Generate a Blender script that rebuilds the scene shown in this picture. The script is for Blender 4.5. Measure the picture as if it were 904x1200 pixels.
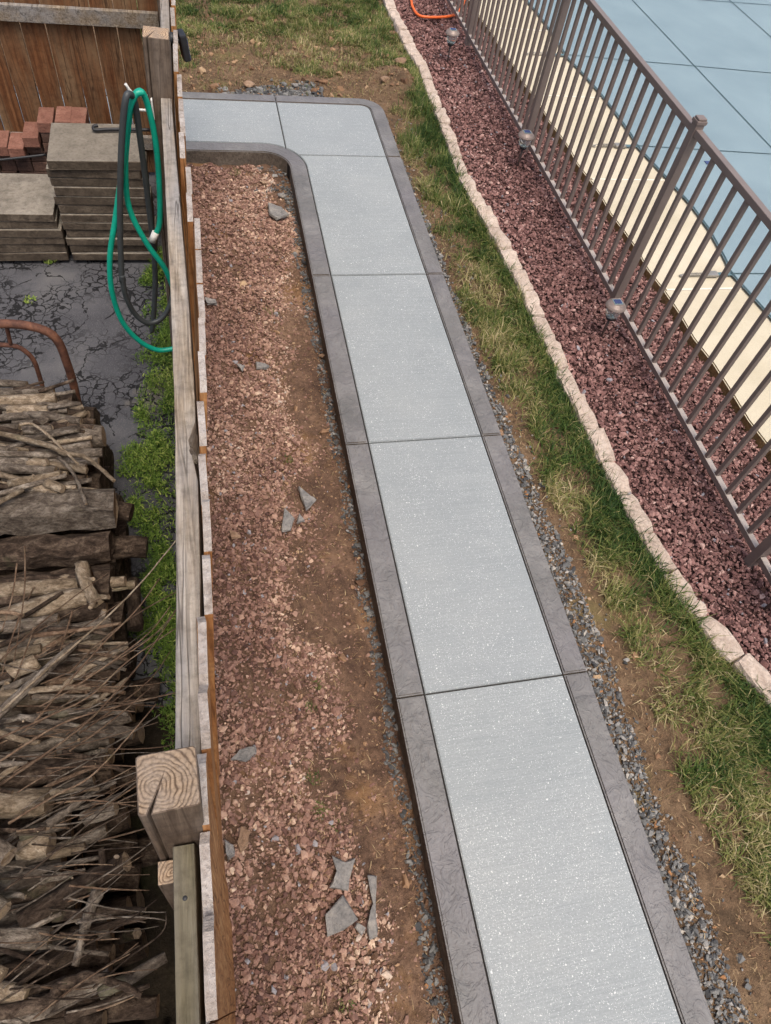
import bpy, bmesh, math, random
import numpy as np
from mathutils import Vector, Matrix

random.seed(7); rng = np.random.default_rng(11)
scene = bpy.context.scene
col = scene.collection
for o in list(bpy.data.objects): bpy.data.objects.remove(o)

# ------------------------------------------------------------------ camera, sky, sun, exposure
CAM = np.array([-0.72107, -0.49527, 2.91641]); FPX = 814.99
ROT = np.array([[0.97542716, -0.18396802, 0.12123376],      # right
                [-0.08390161, -0.81895974, -0.5676843],     # down
                [0.20372133, 0.54356298, -0.81427079]])     # forward
cam = bpy.data.cameras.new('camera'); camo = bpy.data.objects.new('camera', cam); col.objects.link(camo)
cam.sensor_fit = 'HORIZONTAL'; cam.sensor_width = 36; cam.lens = 36 * FPX / 904
cam.clip_start = 0.05; cam.clip_end = 500
M = Matrix.Identity(4)
for i in range(3):
    M[i][0] = ROT[0][i]; M[i][1] = -ROT[1][i]; M[i][2] = -ROT[2][i]; M[i][3] = CAM[i]
camo.matrix_world = M
scene.camera = camo

SUN_DIR = Vector((0.08, -0.34, 0.94)).normalized()          # towards the sun
world = bpy.data.worlds.new('World'); scene.world = world; world.use_nodes = True
wn = world.node_tree.nodes; wl = world.node_tree.links
sky = wn.new('ShaderNodeTexSky'); sky.sky_type = 'NISHITA'; sky.sun_disc = False
sky.sun_elevation = math.asin(SUN_DIR.z); sky.sun_rotation = math.atan2(SUN_DIR.x, SUN_DIR.y)
sky.air_density = 1.0; sky.dust_density = 6.0; sky.ozone_density = 0.6
bg = wn['Background']; bg.inputs['Strength'].default_value = 0.15
wl.new(sky.outputs['Color'], bg.inputs['Color'])
sun = bpy.data.lights.new('sun', 'SUN'); suno = bpy.data.objects.new('sun', sun); col.objects.link(suno)
sun.energy = 1.2; sun.angle = math.radians(20); sun.color = (1.0, 0.955, 0.89)
suno.rotation_euler = SUN_DIR.to_track_quat('Z', 'Y').to_euler()
suno.location = (4, -4, 8)
vs = scene.view_settings
vs.view_transform = 'Standard'; vs.look = 'None'; vs.gamma = 1; vs.use_curve_mapping = False; vs.exposure = 0.55

def at(x, y, z):
    d = ROT.T @ np.array([(x - 452) / FPX, (y - 600) / FPX, 1.0]); t = (z - CAM[2]) / d[2]
    return Vector(CAM + t * d)

# ------------------------------------------------------------------ node helpers
class N:
    def __init__(s, name, rough=0.85, spec=0.3):
        s.m = bpy.data.materials.new(name); s.m.use_nodes = True
        s.t = s.m.node_tree; s.n = s.t.nodes; s.b = s.n['Principled BSDF']
        s.b.inputs['Roughness'].default_value = rough
        s.b.inputs['Specular IOR Level'].default_value = spec
    def new(s, typ, **kw):
        nd = s.n.new('ShaderNode' + typ)
        for k, v in kw.items(): setattr(nd, k, v)
        return nd
    def put(s, inp, v):
        if hasattr(v, 'is_output') or isinstance(v, bpy.types.NodeSocket): s.t.links.new(v, inp)
        else: inp.default_value = v
    def coord(s, kind='Object', scale=(1, 1, 1), rand=0.0, rot=(0, 0, 0)):
        tc = s.new('TexCoord'); mp = s.new('Mapping'); s.put(mp.inputs['Vector'], tc.outputs[kind])
        mp.inputs['Scale'].default_value = scale; mp.inputs['Rotation'].default_value = rot
        if rand:
            oi = s.new('ObjectInfo'); mu = s.math('MULTIPLY', oi.outputs['Random'], rand)
            cx = s.new('CombineXYZ'); [s.put(cx.inputs[i], mu) for i in range(3)]
            s.put(mp.inputs['Location'], cx.outputs[0])
        return mp.outputs[0]
    def math(s, op, a, b=None, c=None, clamp=False):
        nd = s.new('Math', operation=op, use_clamp=clamp); s.put(nd.inputs[0], a)
        if b is not None: s.put(nd.inputs[1], b)
        if c is not None: s.put(nd.inputs[2], c)
        return nd.outputs[0]
    def noise(s, vec, scale, detail=4, rough=0.6, dist=0.0):
        nd = s.new('TexNoise'); s.put(nd.inputs['Vector'], vec); nd.inputs['Scale'].default_value = scale
        nd.inputs['Detail'].default_value = detail; nd.inputs['Roughness'].default_value = rough
        nd.inputs['Distortion'].default_value = dist
        return nd.outputs['Fac']
    def voro(s, vec, scale, feature='F1', rand=1.0, out='Distance'):
        nd = s.new('TexVoronoi', feature=feature); s.put(nd.inputs['Vector'], vec); nd.inputs['Scale'].default_value = scale
        nd.inputs['Randomness'].default_value = rand
        return nd.outputs[out]
    def ramp(s, fac, stops, interp='LINEAR'):
        nd = s.new('ValToRGB'); s.put(nd.inputs[0], fac); cr = nd.color_ramp; cr.interpolation = interp
        while len(cr.elements) < len(stops): cr.elements.new(0.5)
        for e, (p, c) in zip(cr.elements, stops):
            e.position = p; e.color = (*c, 1) if isinstance(c, tuple) else (c, c, c, 1)
        return nd.outputs['Color']
    def mix(s, fac, a, b, blend='MIX'):
        nd = s.new('Mix', data_type='RGBA', blend_type=blend); s.put(nd.inputs[0], fac)
        for sk, v in ((nd.inputs[6], a), (nd.inputs[7], b)):
            if isinstance(v, tuple): sk.default_value = (*v, 1) if len(v) == 3 else v
            else: s.put(sk, v)
        return nd.outputs[2]
    def attr(s, name):
        nd = s.new('Attribute', attribute_name=name); return nd.outputs['Fac']
    def objrand(s):
        return s.new('ObjectInfo').outputs['Random']
    def sep(s, vec):
        nd = s.new('SeparateXYZ'); s.put(nd.inputs[0], vec); return nd.outputs
    def bump(s, h, strength=0.5, dist=0.01, normal=None):
        nd = s.new('Bump'); s.put(nd.inputs['Height'], h); nd.inputs['Strength'].default_value = strength
        nd.inputs['Distance'].default_value = dist
        if normal is not None: s.put(nd.inputs['Normal'], normal)
        s.put(s.b.inputs['Normal'], nd.outputs[0]); return nd.outputs[0]
    def color(s, c):
        s.put(s.b.inputs['Base Color'], c if not isinstance(c, tuple) else (*c, 1)); return s.m
def rgb(r, g, b):
    f = lambda v: (v / 255 / 12.92) if v / 255 <= 0.04045 else ((v / 255 + 0.055) / 1.055) ** 2.4
    return (f(r), f(g), f(b))

# ------------------------------------------------------------------ materials
MAT = {}
def mat_slab():
    s = N('broomed_concrete', 0.62, 0.4); v = s.coord()
    big = s.math('ADD', s.math('MULTIPLY', s.noise(v, 1.3, 5, 0.68), 0.75), s.math('MULTIPLY', s.noise(s.coord(scale=(1.2, 4.5, 1)), 1.6, 4, 0.6), 0.25)); fine = s.noise(v, 120, 2, 0.7)
    streak = s.noise(s.coord(scale=(3, 160, 3)), 1.0, 3, 0.6)
    c = s.ramp(big, [(0.3, rgb(121, 128, 129)), (0.5, rgb(136, 142, 142)), (0.72, rgb(149, 153, 151))])
    c = s.mix(s.ramp(streak, [(0.35, 0.0), (0.7, 0.5)]), c, rgb(160, 165, 165))
    c = s.mix(s.ramp(fine, [(0.3, 0.35), (0.6, 0.0)]), c, rgb(98, 104, 107))
    c = s.mix(s.ramp(s.noise(v, 5.5, 4, 0.7), [(0.55, 0.0), (0.75, 0.22)]), c, rgb(112, 116, 118))
    c = s.mix(s.math('MULTIPLY', s.objrand(), 0.35), c, rgb(128, 134, 137))
    # small pale spatter flecks, thicker in loose patches
    nz = s.new('TexNoise'); s.put(nz.inputs['Vector'], v); nz.inputs['Scale'].default_value = 90; vdist = s.mix(0.012, v, nz.outputs['Color'])
    def flecks(sc, rmax, keep):
        nd = s.new('TexVoronoi', feature='F1'); s.put(nd.inputs['Vector'], vdist); nd.inputs['Scale'].default_value = sc
        xyz = s.sep(nd.outputs['Color'])
        msk = s.noise(v, 1.7, 3, 0.65)
        thr = s.math('MULTIPLY_ADD', msk, -1.1, keep)
        on = s.math('GREATER_THAN', xyz[0], thr)
        rad = s.math('MULTIPLY_ADD', xyz[1], rmax * 0.7, rmax * 0.3)
        near = s.math('LESS_THAN', nd.outputs['Distance'], rad)
        return s.math('MULTIPLY', on, near)
    f1 = flecks(80, 0.27, 1.40); f2 = flecks(170, 0.30, 1.24); f3 = flecks(260, 0.36, 1.20)
    f = s.math('MAXIMUM', s.math('MAXIMUM', f1, f2), f3)
    c = s.mix(s.math('MULTIPLY', f, 0.62), c, rgb(222, 224, 222))
    s.bump(s.math('ADD', s.math('MULTIPLY', streak, 0.6), s.math('MULTIPLY', fine, 0.5)), 0.5, 0.004)
    return s.color(c)
def mat_band():
    s = N('stamped_border', 0.55, 0.45); v = s.coord()
    n1 = s.noise(v, 9, 3, 0.55, 1.6); n2 = s.noise(s.coord(scale=(1, 0.7, 1), rot=(0, 0, 0.6)), 21, 3, 0.6, 1.2)
    t1 = s.math('MULTIPLY', n1, 9.0); st1 = s.math('ADD', s.math('FLOOR', t1), s.math('POWER', s.math('FRACT', t1), 5.0))
    t2 = s.math('MULTIPLY', n2, 5.0); st2 = s.math('ADD', s.math('FLOOR', t2), s.math('POWER', s.math('FRACT', t2), 4.0))
    big = s.noise(v, 4, 5, 0.65)
    c = s.ramp(big, [(0.28, rgb(90, 90, 88)), (0.5, rgb(108, 107, 105)), (0.75, rgb(128, 127, 124))])
    c = s.mix(s.ramp(s.noise(v, 1.3, 3), [(0.42, 0.0), (0.66, 0.45)]), c, rgb(110, 107, 112))
    c = s.mix(s.ramp(s.noise(v, 60, 3), [(0.3, 0.25), (0.6, 0.0)]), c, rgb(86, 78, 76))
    h = s.math('ADD', s.math('MULTIPLY', st1, 0.30), s.math('MULTIPLY', st2, 0.14))
    h = s.math('ADD', h, s.math('MULTIPLY', s.noise(v, 55, 4, 0.7), 0.35))
    c = s.mix(s.ramp(s.math('FRACT', t1), [(0.0, 0.35), (0.07, 0.0)]), c, rgb(78, 72, 71))
    s.bump(h, 0.8, 0.008)
    return s.color(c)
def mat_joint():
    s = N('dark_joint_mortar', 0.95, 0.1); return s.color(rgb(52, 49, 47))  # joint filler in its own dark colour
def mat_soil(name, a, b, c3, sc=1.0, stain=None):
    s = N(name, 0.95, 0.15); v = s.coord()
    n1 = s.noise(v, 3.2 * sc, 6, 0.68); n2 = s.noise(v, 26 * sc, 5, 0.7); n3 = s.noise(v, 140 * sc, 3, 0.7)
    c = s.ramp(n1, [(0.3, a), (0.52, b), (0.72, c3)])
    c = s.mix(s.ramp(n2, [(0.36, 0.55), (0.58, 0.0)]), c, tuple(x * 0.45 for x in a))
    c = s.mix(s.ramp(n3, [(0.55, 0.0), (0.75, 0.45)]), c, tuple(min(1, x * 1.55) for x in c3))
    if stain: c = s.mix(s.ramp(s.noise(v, 2.0, 4, 0.7), [(0.56, 0.0), (0.68, 0.7)]), c, stain)
    h = s.math('ADD', s.math('MULTIPLY', n2, 1.0), s.math('MULTIPLY', n3, 0.5))
    s.bump(h, 0.9, 0.02)
    return s.color(c)
def mat_stones(name, stops, rough=0.85):
    s = N(name, rough, 0.3); v = s.coord()
    c = s.ramp(s.attr('rnd'), stops)
    c = s.mix(s.ramp(s.noise(v, 90, 3, 0.7), [(0.35, 0.5), (0.62, 0.0)]), c, s.mix(0.5, c, (0.03, 0.022, 0.02)))
    s.bump(s.noise(v, 190, 3, 0.7), 0.5, 0.004)
    return s.color(c)
def mat_blades(name, stops, trans=0.25):
    s = N(name, 0.6, 0.25)
    c = s.ramp(s.attr('rnd'), stops)
    s.color(c)
    tr = s.new('BsdfTranslucent'); s.put(tr.inputs[0], c); mx = s.new('MixShader'); mx.inputs[0].default_value = trans
    out = s.n['Material Output']
    s.t.links.new(s.b.outputs[0], mx.inputs[1]); s.t.links.new(tr.outputs[0], mx.inputs[2]); s.t.links.new(mx.outputs[0], out.inputs[0])
    return s.m
def mat_wood(name, dark, mid, light, axis=2, grain=70, knots=True, rough=0.8, weather=None, wfac=0.5):
    s = N(name, rough, 0.25)
    sc = [grain, grain, grain]; sc[axis] = grain * 0.05
    v = s.coord(scale=tuple(sc), rand=37.0); vo = s.coord(rand=11.0)
    g = s.noise(v, 1.0, 5, 0.65, 0.6)
    sc2 = [9, 9, 9]; sc2[axis] = 1.3
    big = s.noise(s.coord(scale=tuple(sc2), rand=23.0), 1.0, 4, 0.6)
    c = s.ramp(g, [(0.3, dark), (0.5, mid), (0.7, light)])
    c = s.mix(s.math('MULTIPLY', s.math('SUBTRACT', s.objrand(), 0.5), 0.5, clamp=False), c, dark)
    if weather: c = s.mix(s.ramp(big, [(0.5 - wfac * 0.3, 0.0), (0.8 - wfac * 0.3, 0.9)]), c, weather)
    c = s.mix(s.ramp(s.noise(vo, 30, 4, 0.7), [(0.3, 0.4), (0.55, 0.0)]), c, tuple(x * 0.4 for x in dark))
    ck = s.ramp(s.noise(s.coord(scale=tuple(q * 0.35 for q in sc), rand=51.0), 1.0, 2, 0.5), [(0.475, 0.0), (0.495, 0.75), (0.515, 0.0)])
    ck = s.math('MULTIPLY', ck, s.ramp(big, [(0.42, 0.0), (0.56, 1.0)])); c = s.mix(ck, c, tuple(x * 0.3 for x in dark))
    s.bump(s.math('SUBTRACT', s.math('ADD', g, s.math('MULTIPLY', s.noise(v, 2.2, 3), 0.4)), ck), 0.7, 0.005)
    return s.color(c)
def mat_endgrain(name, a, b, cx=0.0, cy=0.0, freq=300):
    s = N(name, 0.85, 0.2); tc = s.new('TexCoord'); mp = s.new('Mapping'); s.put(mp.inputs[0], tc.outputs['Object'])
    mp.inputs['Location'].default_value = (-cx, -cy, 0)
    nd = s.new('TexNoise'); s.put(nd.inputs[0], mp.outputs[0]); nd.inputs['Scale'].default_value = 28
    vd = s.mix(0.022, mp.outputs[0], nd.outputs['Color'])
    x, y, z = s.sep(vd)
    r = s.math('SQRT', s.math('ADD', s.math('MULTIPLY', x, x), s.math('MULTIPLY', y, y)))
    ring = s.math('MULTIPLY_ADD', s.math('SINE', s.math('MULTIPLY', s.math('POWER', r, 0.85), freq)), 0.5, 0.5)
    n = s.noise(mp.outputs[0], 24, 4, 0.7)
    c = s.mix(s.ramp(ring, [(0.02, 0.0), (0.35, 0.75), (0.9, 1.0)]), a, b)
    c = s.mix(s.ramp(n, [(0.38, 0.0), (0.66, 0.8)]), c, rgb(138, 124, 110))
    ang = s.math('ARCTAN2', y, x); ck = s.noise(s.math('MULTIPLY', ang, 6.0), 2.2, 2, 0.6)
    c = s.mix(s.ramp(ck, [(0.30, 0.7), (0.36, 0.0)]), c, rgb(70, 56, 44))
    c = s.mix(s.ramp(s.noise(mp.outputs[0], 160, 3), [(0.35, 0.4), (0.55, 0.0)]), c, tuple(q * 0.5 for q in a))
    s.bump(ring, 0.5, 0.0015)
    return s.color(c)
def mat_plain(name, c, rough=0.5, metal=0.0, var=0.15, nscale=30, bump=0.0, spec=0.4):
    s = N(name, rough, spec); s.b.inputs['Metallic'].default_value = metal; v = s.coord(rand=9.0)
    n = s.noise(v, nscale, 4, 0.65)
    cc = s.ramp(n, [(0.3, tuple(x * (1 - var) for x in c)), (0.7, tuple(min(1, x * (1 + var)) for x in c))])
    if bump: s.bump(n, bump, 0.004)
    return s.color(cc)
def mat_asphalt():
    s = N('cracked_asphalt', 0.9, 0.25); v = s.coord()
    n0 = s.new('TexNoise'); s.put(n0.inputs['Vector'], v); n0.inputs['Scale'].default_value = 11; n0.inputs['Detail'].default_value = 5
    vd = s.mix(0.11, v, n0.outputs['Color'])
    e1 = s.voro(vd, 19, 'DISTANCE_TO_EDGE'); e2 = s.voro(vd, 4.2, 'DISTANCE_TO_EDGE')
    zone = s.noise(v, 2.1, 2, 0.5)
    z1 = s.ramp(zone, [(0.40, 0.0), (0.50, 1.0)])
    wv = s.noise(v, 7, 4, 0.7); w1 = s.math('MULTIPLY', s.math('SUBTRACT', wv, 0.30), 0.30); w2 = s.math('MULTIPLY', s.math('SUBTRACT', wv, 0.44), 0.13)
    k1 = s.math('MULTIPLY', s.math('LESS_THAN', e1, w1), z1)
    k2 = s.math('LESS_THAN', e2, w2)
    k = s.math('MAXIMUM', k1, k2)
    c = s.ramp(s.noise(v, 2.4, 4, 0.6), [(0.3, rgb(62, 62, 66)), (0.55, rgb(78, 78, 81)), (0.75, rgb(97, 96, 96))])
    c = s.mix(s.ramp(s.noise(v, 210, 2), [(0.55, 0.0), (0.7, 0.4)]), c, rgb(128, 126, 124))
    c = s.mix(s.ramp(s.noise(s.coord(scale=(1.1, 0.9, 1)), 1.5, 4, 0.7), [(0.58, 0.0), (0.72, 0.75)]), c, rgb(128, 120, 104))
    c = s.mix(s.math('MULTIPLY', k, 0.93), c, rgb(20, 20, 21))
    h = s.math('SUBTRACT', s.math('MULTIPLY', s.noise(v, 190, 2), 0.3), s.math('MULTIPLY', k, 2.0))
    s.bump(h, 0.8, 0.012)
    return s.color(c)
def mat_rock(name, a, b, c3, sc=1.0):
    s = N(name, 0.85, 0.3); v = s.coord(rand=13.0)
    n = s.noise(v, 14 * sc, 5, 0.7); n2 = s.noise(v, 70 * sc, 4, 0.7)
    c = s.ramp(n, [(0.3, a), (0.5, b), (0.72, c3)])
    c = s.mix(s.math('MULTIPLY', s.objrand(), 0.5), c, a)
    c = s.mix(s.ramp(n2, [(0.33, 0.5), (0.52, 0.0)]), c, tuple(x * 0.55 for x in a))
    s.bump(s.math('ADD', n, s.math('MULTIPLY', n2, 0.6)), 0.7, 0.012)
    return s.color(c)
def mat_bark(name, a, b, c3):
    s = N(name, 0.95, 0.12); v = s.coord(scale=(0.6, 1, 1), rand=17.0)
    n = s.noise(v, 30, 6, 0.75, 0.5); n2 = s.noise(v, 110, 4, 0.75)
    c = s.ramp(n, [(0.36, a), (0.5, b), (0.64, c3)])
    c = s.mix(s.objrand(), c, s.mix(0.55, c, tuple(x * 0.45 for x in a)))
    c = s.mix(s.ramp(n2, [(0.35, 0.6), (0.55, 0.0)]), c, tuple(x * 0.35 for x in a))
    c = s.mix(s.ramp(s.noise(s.coord(rand=5.0), 7, 3), [(0.62, 0.0), (0.75, 0.35)]), c, rgb(112, 112, 84))
    s.bump(s.math('ADD', n, s.math('MULTIPLY', n2, 0.5)), 1.0, 0.012)
    return s.color(c)
def mat_rust():
    s = N('rusty_steel', 0.75, 0.3); v = s.coord(); n = s.noise(v, 20, 5, 0.7)
    c = s.ramp(n, [(0.3, rgb(54, 38, 33)), (0.5, rgb(88, 58, 46)), (0.72, rgb(122, 84, 64))])
    s.bump(n, 0.4, 0.003); return s.color(c)
def mat_cover():
    s = N('pool_cover_fabric', 0.6, 0.35); v = s.coord(); n = s.noise(v, 1.2, 3, 0.55); f = s.voro(v, 420, 'F1')
    c = s.ramp(n, [(0.3, rgb(116, 135, 142)), (0.7, rgb(128, 147, 153))])
    c = s.mix(s.math('MULTIPLY', f, 0.12), c, rgb(80, 105, 120))
    s.bump(s.math('ADD', s.math('MULTIPLY', n, 3.0), s.math('MULTIPLY', f, 0.12)), 0.35, 0.02); return s.color(c)
def mat_deck():
    s = N('cream_deck_concrete', 0.85, 0.25); v = s.coord()
    n = s.noise(v, 1.6, 5, 0.6); f = s.noise(v, 150, 3, 0.7)
    c = s.ramp(n, [(0.3, rgb(178, 169, 146)), (0.55, rgb(191, 182, 160)), (0.8, rgb(200, 192, 172))])
    c = s.mix(s.ramp(f, [(0.3, 0.35), (0.5, 0.0)]), c, rgb(160, 142, 108))
    c = s.mix(s.ramp(s.noise(v, 7, 4, 0.7), [(0.62, 0.0), (0.8, 0.3)]), c, rgb(170, 154, 122))
    s.bump(f, 0.5, 0.003); return s.color(c)
def mat_glass():
    s = N('clear_lamp_glass', 0.08, 0.5); s.b.inputs['Transmission Weight'].default_value = 0.85; s.b.inputs['IOR'].default_value = 1.3
    return s.color((0.85, 0.9, 0.88))
MAT['slab'] = mat_slab(); MAT['band'] = mat_band(); MAT['joint'] = mat_joint()
MAT['bandside'] = mat_soil('rough_border_side', rgb(100, 90, 81), rgb(122, 112, 101), rgb(140, 130, 118), 2.0)
MAT['bed'] = mat_soil('red_brown_soil', rgb(80, 62, 52), rgb(114, 90, 73), rgb(142, 115, 94), 1.3, stain=rgb(140, 106, 70))
MAT['strip'] = mat_soil('tan_soil', rgb(84, 69, 54), rgb(115, 93, 72), rgb(140, 117, 92), 1.3, stain=rgb(112, 102, 66))
MAT['shadesoil'] = mat_soil('shaded_leaf_soil', rgb(34, 29, 23), rgb(50, 43, 34), rgb(66, 58, 44), 2.0, stain=rgb(48, 52, 30))  # mossy soil, colour deepened to paint shade under the heap
MAT['gravelbed'] = mat_soil('dark_red_soil', rgb(66, 47, 44), rgb(90, 66, 62), rgb(112, 84, 79), 1.5)
MAT['ground'] = mat_soil('earth', rgb(84, 78, 50), rgb(104, 98, 62), rgb(122, 112, 76), 0.5)
MAT['redL'] = mat_stones('pink_brown_gravel', [(0.0, rgb(78, 55, 48)), (0.2, rgb(112, 82, 71)), (0.45, rgb(140, 108, 94)), (0.7, rgb(162, 130, 112)), (0.88, rgb(192, 163, 140)), (0.97, rgb(212, 188, 162)), (1.0, rgb(142, 138, 140))])
MAT['redR'] = mat_stones('maroon_gravel', [(0.0, rgb(76, 52, 49)), (0.3, rgb(116, 82, 77)), (0.6, rgb(146, 109, 102)), (0.82, rgb(172, 136, 127)), (0.95, rgb(202, 172, 160)), (1.0, rgb(146, 142, 146))])
MAT['grey'] = mat_stones('grey_gravel', [(0.0, rgb(50, 51, 52)), (0.3, rgb(84, 85, 85)), (0.6, rgb(120, 120, 117)), (0.82, rgb(154, 150, 144)), (0.93, rgb(184, 176, 162)), (1.0, rgb(160, 116, 78))])
MAT['grass'] = mat_blades('grass_blades', [(0.0, rgb(40, 64, 28)), (0.25, rgb(66, 90, 40)), (0.45, rgb(98, 112, 54)), (0.62, rgb(128, 128, 74)), (0.8, rgb(160, 148, 104)), (1.0, rgb(192, 176, 138))])
MAT['weed'] = mat_blades('weed_leaves', [(0.0, rgb(42, 66, 25)), (0.4, rgb(76, 103, 38)), (0.75, rgb(108, 132, 54)), (1.0, rgb(152, 164, 86))])
MAT['straw'] = mat_blades('straw_bits', [(0.0, rgb(96, 76, 52)), (0.5, rgb(140, 116, 82)), (1.0, rgb(186, 164, 126))], 0.1)
MAT['asphalt'] = mat_asphalt()
MAT['greywood'] = mat_wood('weathered_grey_wood', rgb(78, 64, 50), rgb(138, 124, 105), rgb(176, 165, 149), 1, 90, weather=rgb(140, 138, 136), wfac=0.45)
MAT['greenwood'] = mat_wood('mossy_rail_wood', rgb(66, 60, 44), rgb(100, 93, 72), rgb(128, 121, 100), 1, 80, weather=rgb(116, 110, 98), wfac=0.6)
MAT['postwood'] = mat_wood('old_post_wood', rgb(66, 53, 43), rgb(102, 86, 72), rgb(132, 115, 99), 2, 75, weather=rgb(124, 112, 102), wfac=0.4)
MAT['stain'] = mat_wood('orange_stained_picket', rgb(116, 74, 42), rgb(168, 116, 70), rgb(200, 152, 102), 2, 70)
MAT['tops'] = mat_rock('bleached_picket_top', rgb(126, 114, 104), rgb(168, 159, 151), rgb(192, 186, 180), 1.6)
MAT['brown'] = mat_wood('brown_stained_board', rgb(76, 46, 27), rgb(106, 68, 41), rgb(130, 88, 56), 2, 60, weather=rgb(128, 104, 78), wfac=0.3)
MAT['endA'] = mat_endgrain('post_end_grain', rgb(80, 64, 50), rgb(146, 126, 104), -0.004, 0.006, 620)
MAT['endB'] = mat_endgrain('far_post_end_grain', rgb(112, 90, 70), rgb(184, 158, 130), 0.016, 0.011, 600)
MAT['endC'] = mat_endgrain('log_end_grain', rgb(112, 94, 74), rgb(160, 142, 116), 0, 0, 420)
MAT['taupe'] = mat_plain('taupe_powder_coat', rgb(116, 104, 98), 0.42, 0.0, 0.07, 14)
MAT['paletop'] = mat_plain('pale_rail_top', rgb(164, 154, 145), 0.6, 0.0, 0.08, 40)  # paler tone for the upward faces of the bottom rails
MAT['capm'] = mat_plain('lamp_cap_bronze', rgb(134, 120, 112), 0.45, 0.2, 0.12)
MAT['dark'] = mat_plain('dark_plastic', rgb(34, 35, 38), 0.5, 0, 0.2)
MAT['stake'] = mat_plain('dark_stake', rgb(58, 44, 40), 0.5, 0, 0.2)
MAT['panel'] = mat_plain('solar_panel', rgb(62, 74, 112), 0.2, 0.1, 0.15, 90)
MAT['glass'] = mat_glass()
MAT['chrome'] = mat_plain('pale_metal', rgb(170, 190, 188), 0.3, 0.6, 0.1)
MAT['steel'] = mat_plain('stainless_spring', rgb(150, 146, 138), 0.42, 0.5, 0.25, 60)
MAT['white'] = mat_plain('white_plastic', rgb(214, 212, 206), 0.45, 0, 0.05)
MAT['greenhose'] = mat_plain('green_hose_rubber', rgb(10, 142, 118), 0.38, 0, 0.14, 18)
MAT['blackhose'] = mat_plain('charcoal_hose_rubber', rgb(56, 60, 61), 0.5, 0, 0.18, 18)
MAT['orange'] = mat_plain('orange_hose', rgb(226, 104, 46), 0.45, 0, 0.1, 18)
MAT['stone'] = mat_rock('tumbled_limestone', rgb(158, 141, 127), rgb(190, 173, 158), rgb(210, 196, 182))
MAT['slate'] = mat_rock('slate_shard', rgb(98, 97, 95), rgb(136, 132, 127), rgb(168, 161, 150))
MAT['tanrock'] = mat_rock('tan_rock', rgb(112, 88, 68), rgb(142, 116, 94), rgb(166, 142, 118))
MAT['paver'] = mat_rock('grey_paver', rgb(104, 98, 88), rgb(130, 123, 112), rgb(148, 141, 129), 0.8)
MAT['paverside'] = mat_rock('dirty_shaded_paver', rgb(64, 55, 45), rgb(92, 81, 69), rgb(118, 106, 91), 1.0)  # sides darkened for dirt and for shade put into the colour
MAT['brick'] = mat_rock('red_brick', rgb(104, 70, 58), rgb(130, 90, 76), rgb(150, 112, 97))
MAT['brickd'] = mat_rock('dark_brick', rgb(70, 54, 47), rgb(98, 74, 64), rgb(124, 96, 82))  # dark brick tone for all but the top bricks
MAT['bark'] = mat_bark('grey_brown_bark', rgb(72, 63, 55), rgb(119, 108, 96), rgb(164, 153, 139))
MAT['barkd'] = mat_bark('dark_bark', rgb(42, 34, 28), rgb(77, 64, 54), rgb(114, 99, 85))
MAT['bare'] = mat_bark('bare_sapwood', rgb(104, 90, 73), rgb(150, 133, 112), rgb(188, 173, 152))
MAT['twig'] = mat_bark('tan_twig', rgb(86, 67, 53), rgb(120, 98, 80), rgb(156, 136, 114))
MAT['rust'] = mat_rust(); MAT['cover'] = mat_cover(); MAT['deck'] = mat_deck()
MAT['coverdark'] = mat_plain('cover_webbing', rgb(84, 108, 114), 0.7, 0, 0.15, 40)
MAT['deckgap'] = mat_plain('pale_deck_joint', rgb(216, 208, 190), 0.8, 0, 0.05)
MAT['deckside'] = mat_soil('deck_edge_side', rgb(120, 96, 62), rgb(146, 120, 82), rgb(166, 140, 100), 2.0)
MAT['mortar'] = mat_joint()

# ------------------------------------------------------------------ object helpers
def tag(o, label=None, cat=None, group=None, kind=None):
    if label: o['label'] = label
    if cat: o['category'] = cat
    if group: o['group'] = group
    if kind: o['kind'] = kind
    return o
def link(name, me, mats, parent=None, loc=None, rot=None):
    o = bpy.data.objects.new(name, me); col.objects.link(o)
    if mats is not None:
        for m in (mats if isinstance(mats, (list, tuple)) else [mats]): me.materials.append(MAT[m])
    if parent: o.parent = parent
    if loc is not None: o.location = loc
    if rot is not None: o.rotation_euler = rot
    return o
def copy(o, parent=None, loc=None, rot=None):
    c = o.copy(); col.objects.link(c); c.parent = parent
    if loc is not None: c.location = loc
    if rot is not None: c.rotation_euler = rot
    for k in ('label', 'category', 'group'):
        if k in c: del c[k]
    return c
def copy_tree(o, parent=None):
    c = copy(o, parent)
    for ch in list(o.children): copy_tree(ch, c)
    return c
def empty(name, loc=(0, 0, 0), rz=0):
    o = bpy.data.objects.new(name, None); col.objects.link(o); o.location = loc; o.rotation_euler = (0, 0, rz)
    o.empty_display_size = 0.1; return o
def from_bm(name, bm, mats, parent=None, smooth=False, loc=None, rot=None):
    me = bpy.data.meshes.new(name); bm.to_mesh(me); bm.free()
    if smooth: me.polygons.foreach_set('use_smooth', [True] * len(me.polygons))
    return link(name, me, mats, parent, loc, rot)
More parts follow.
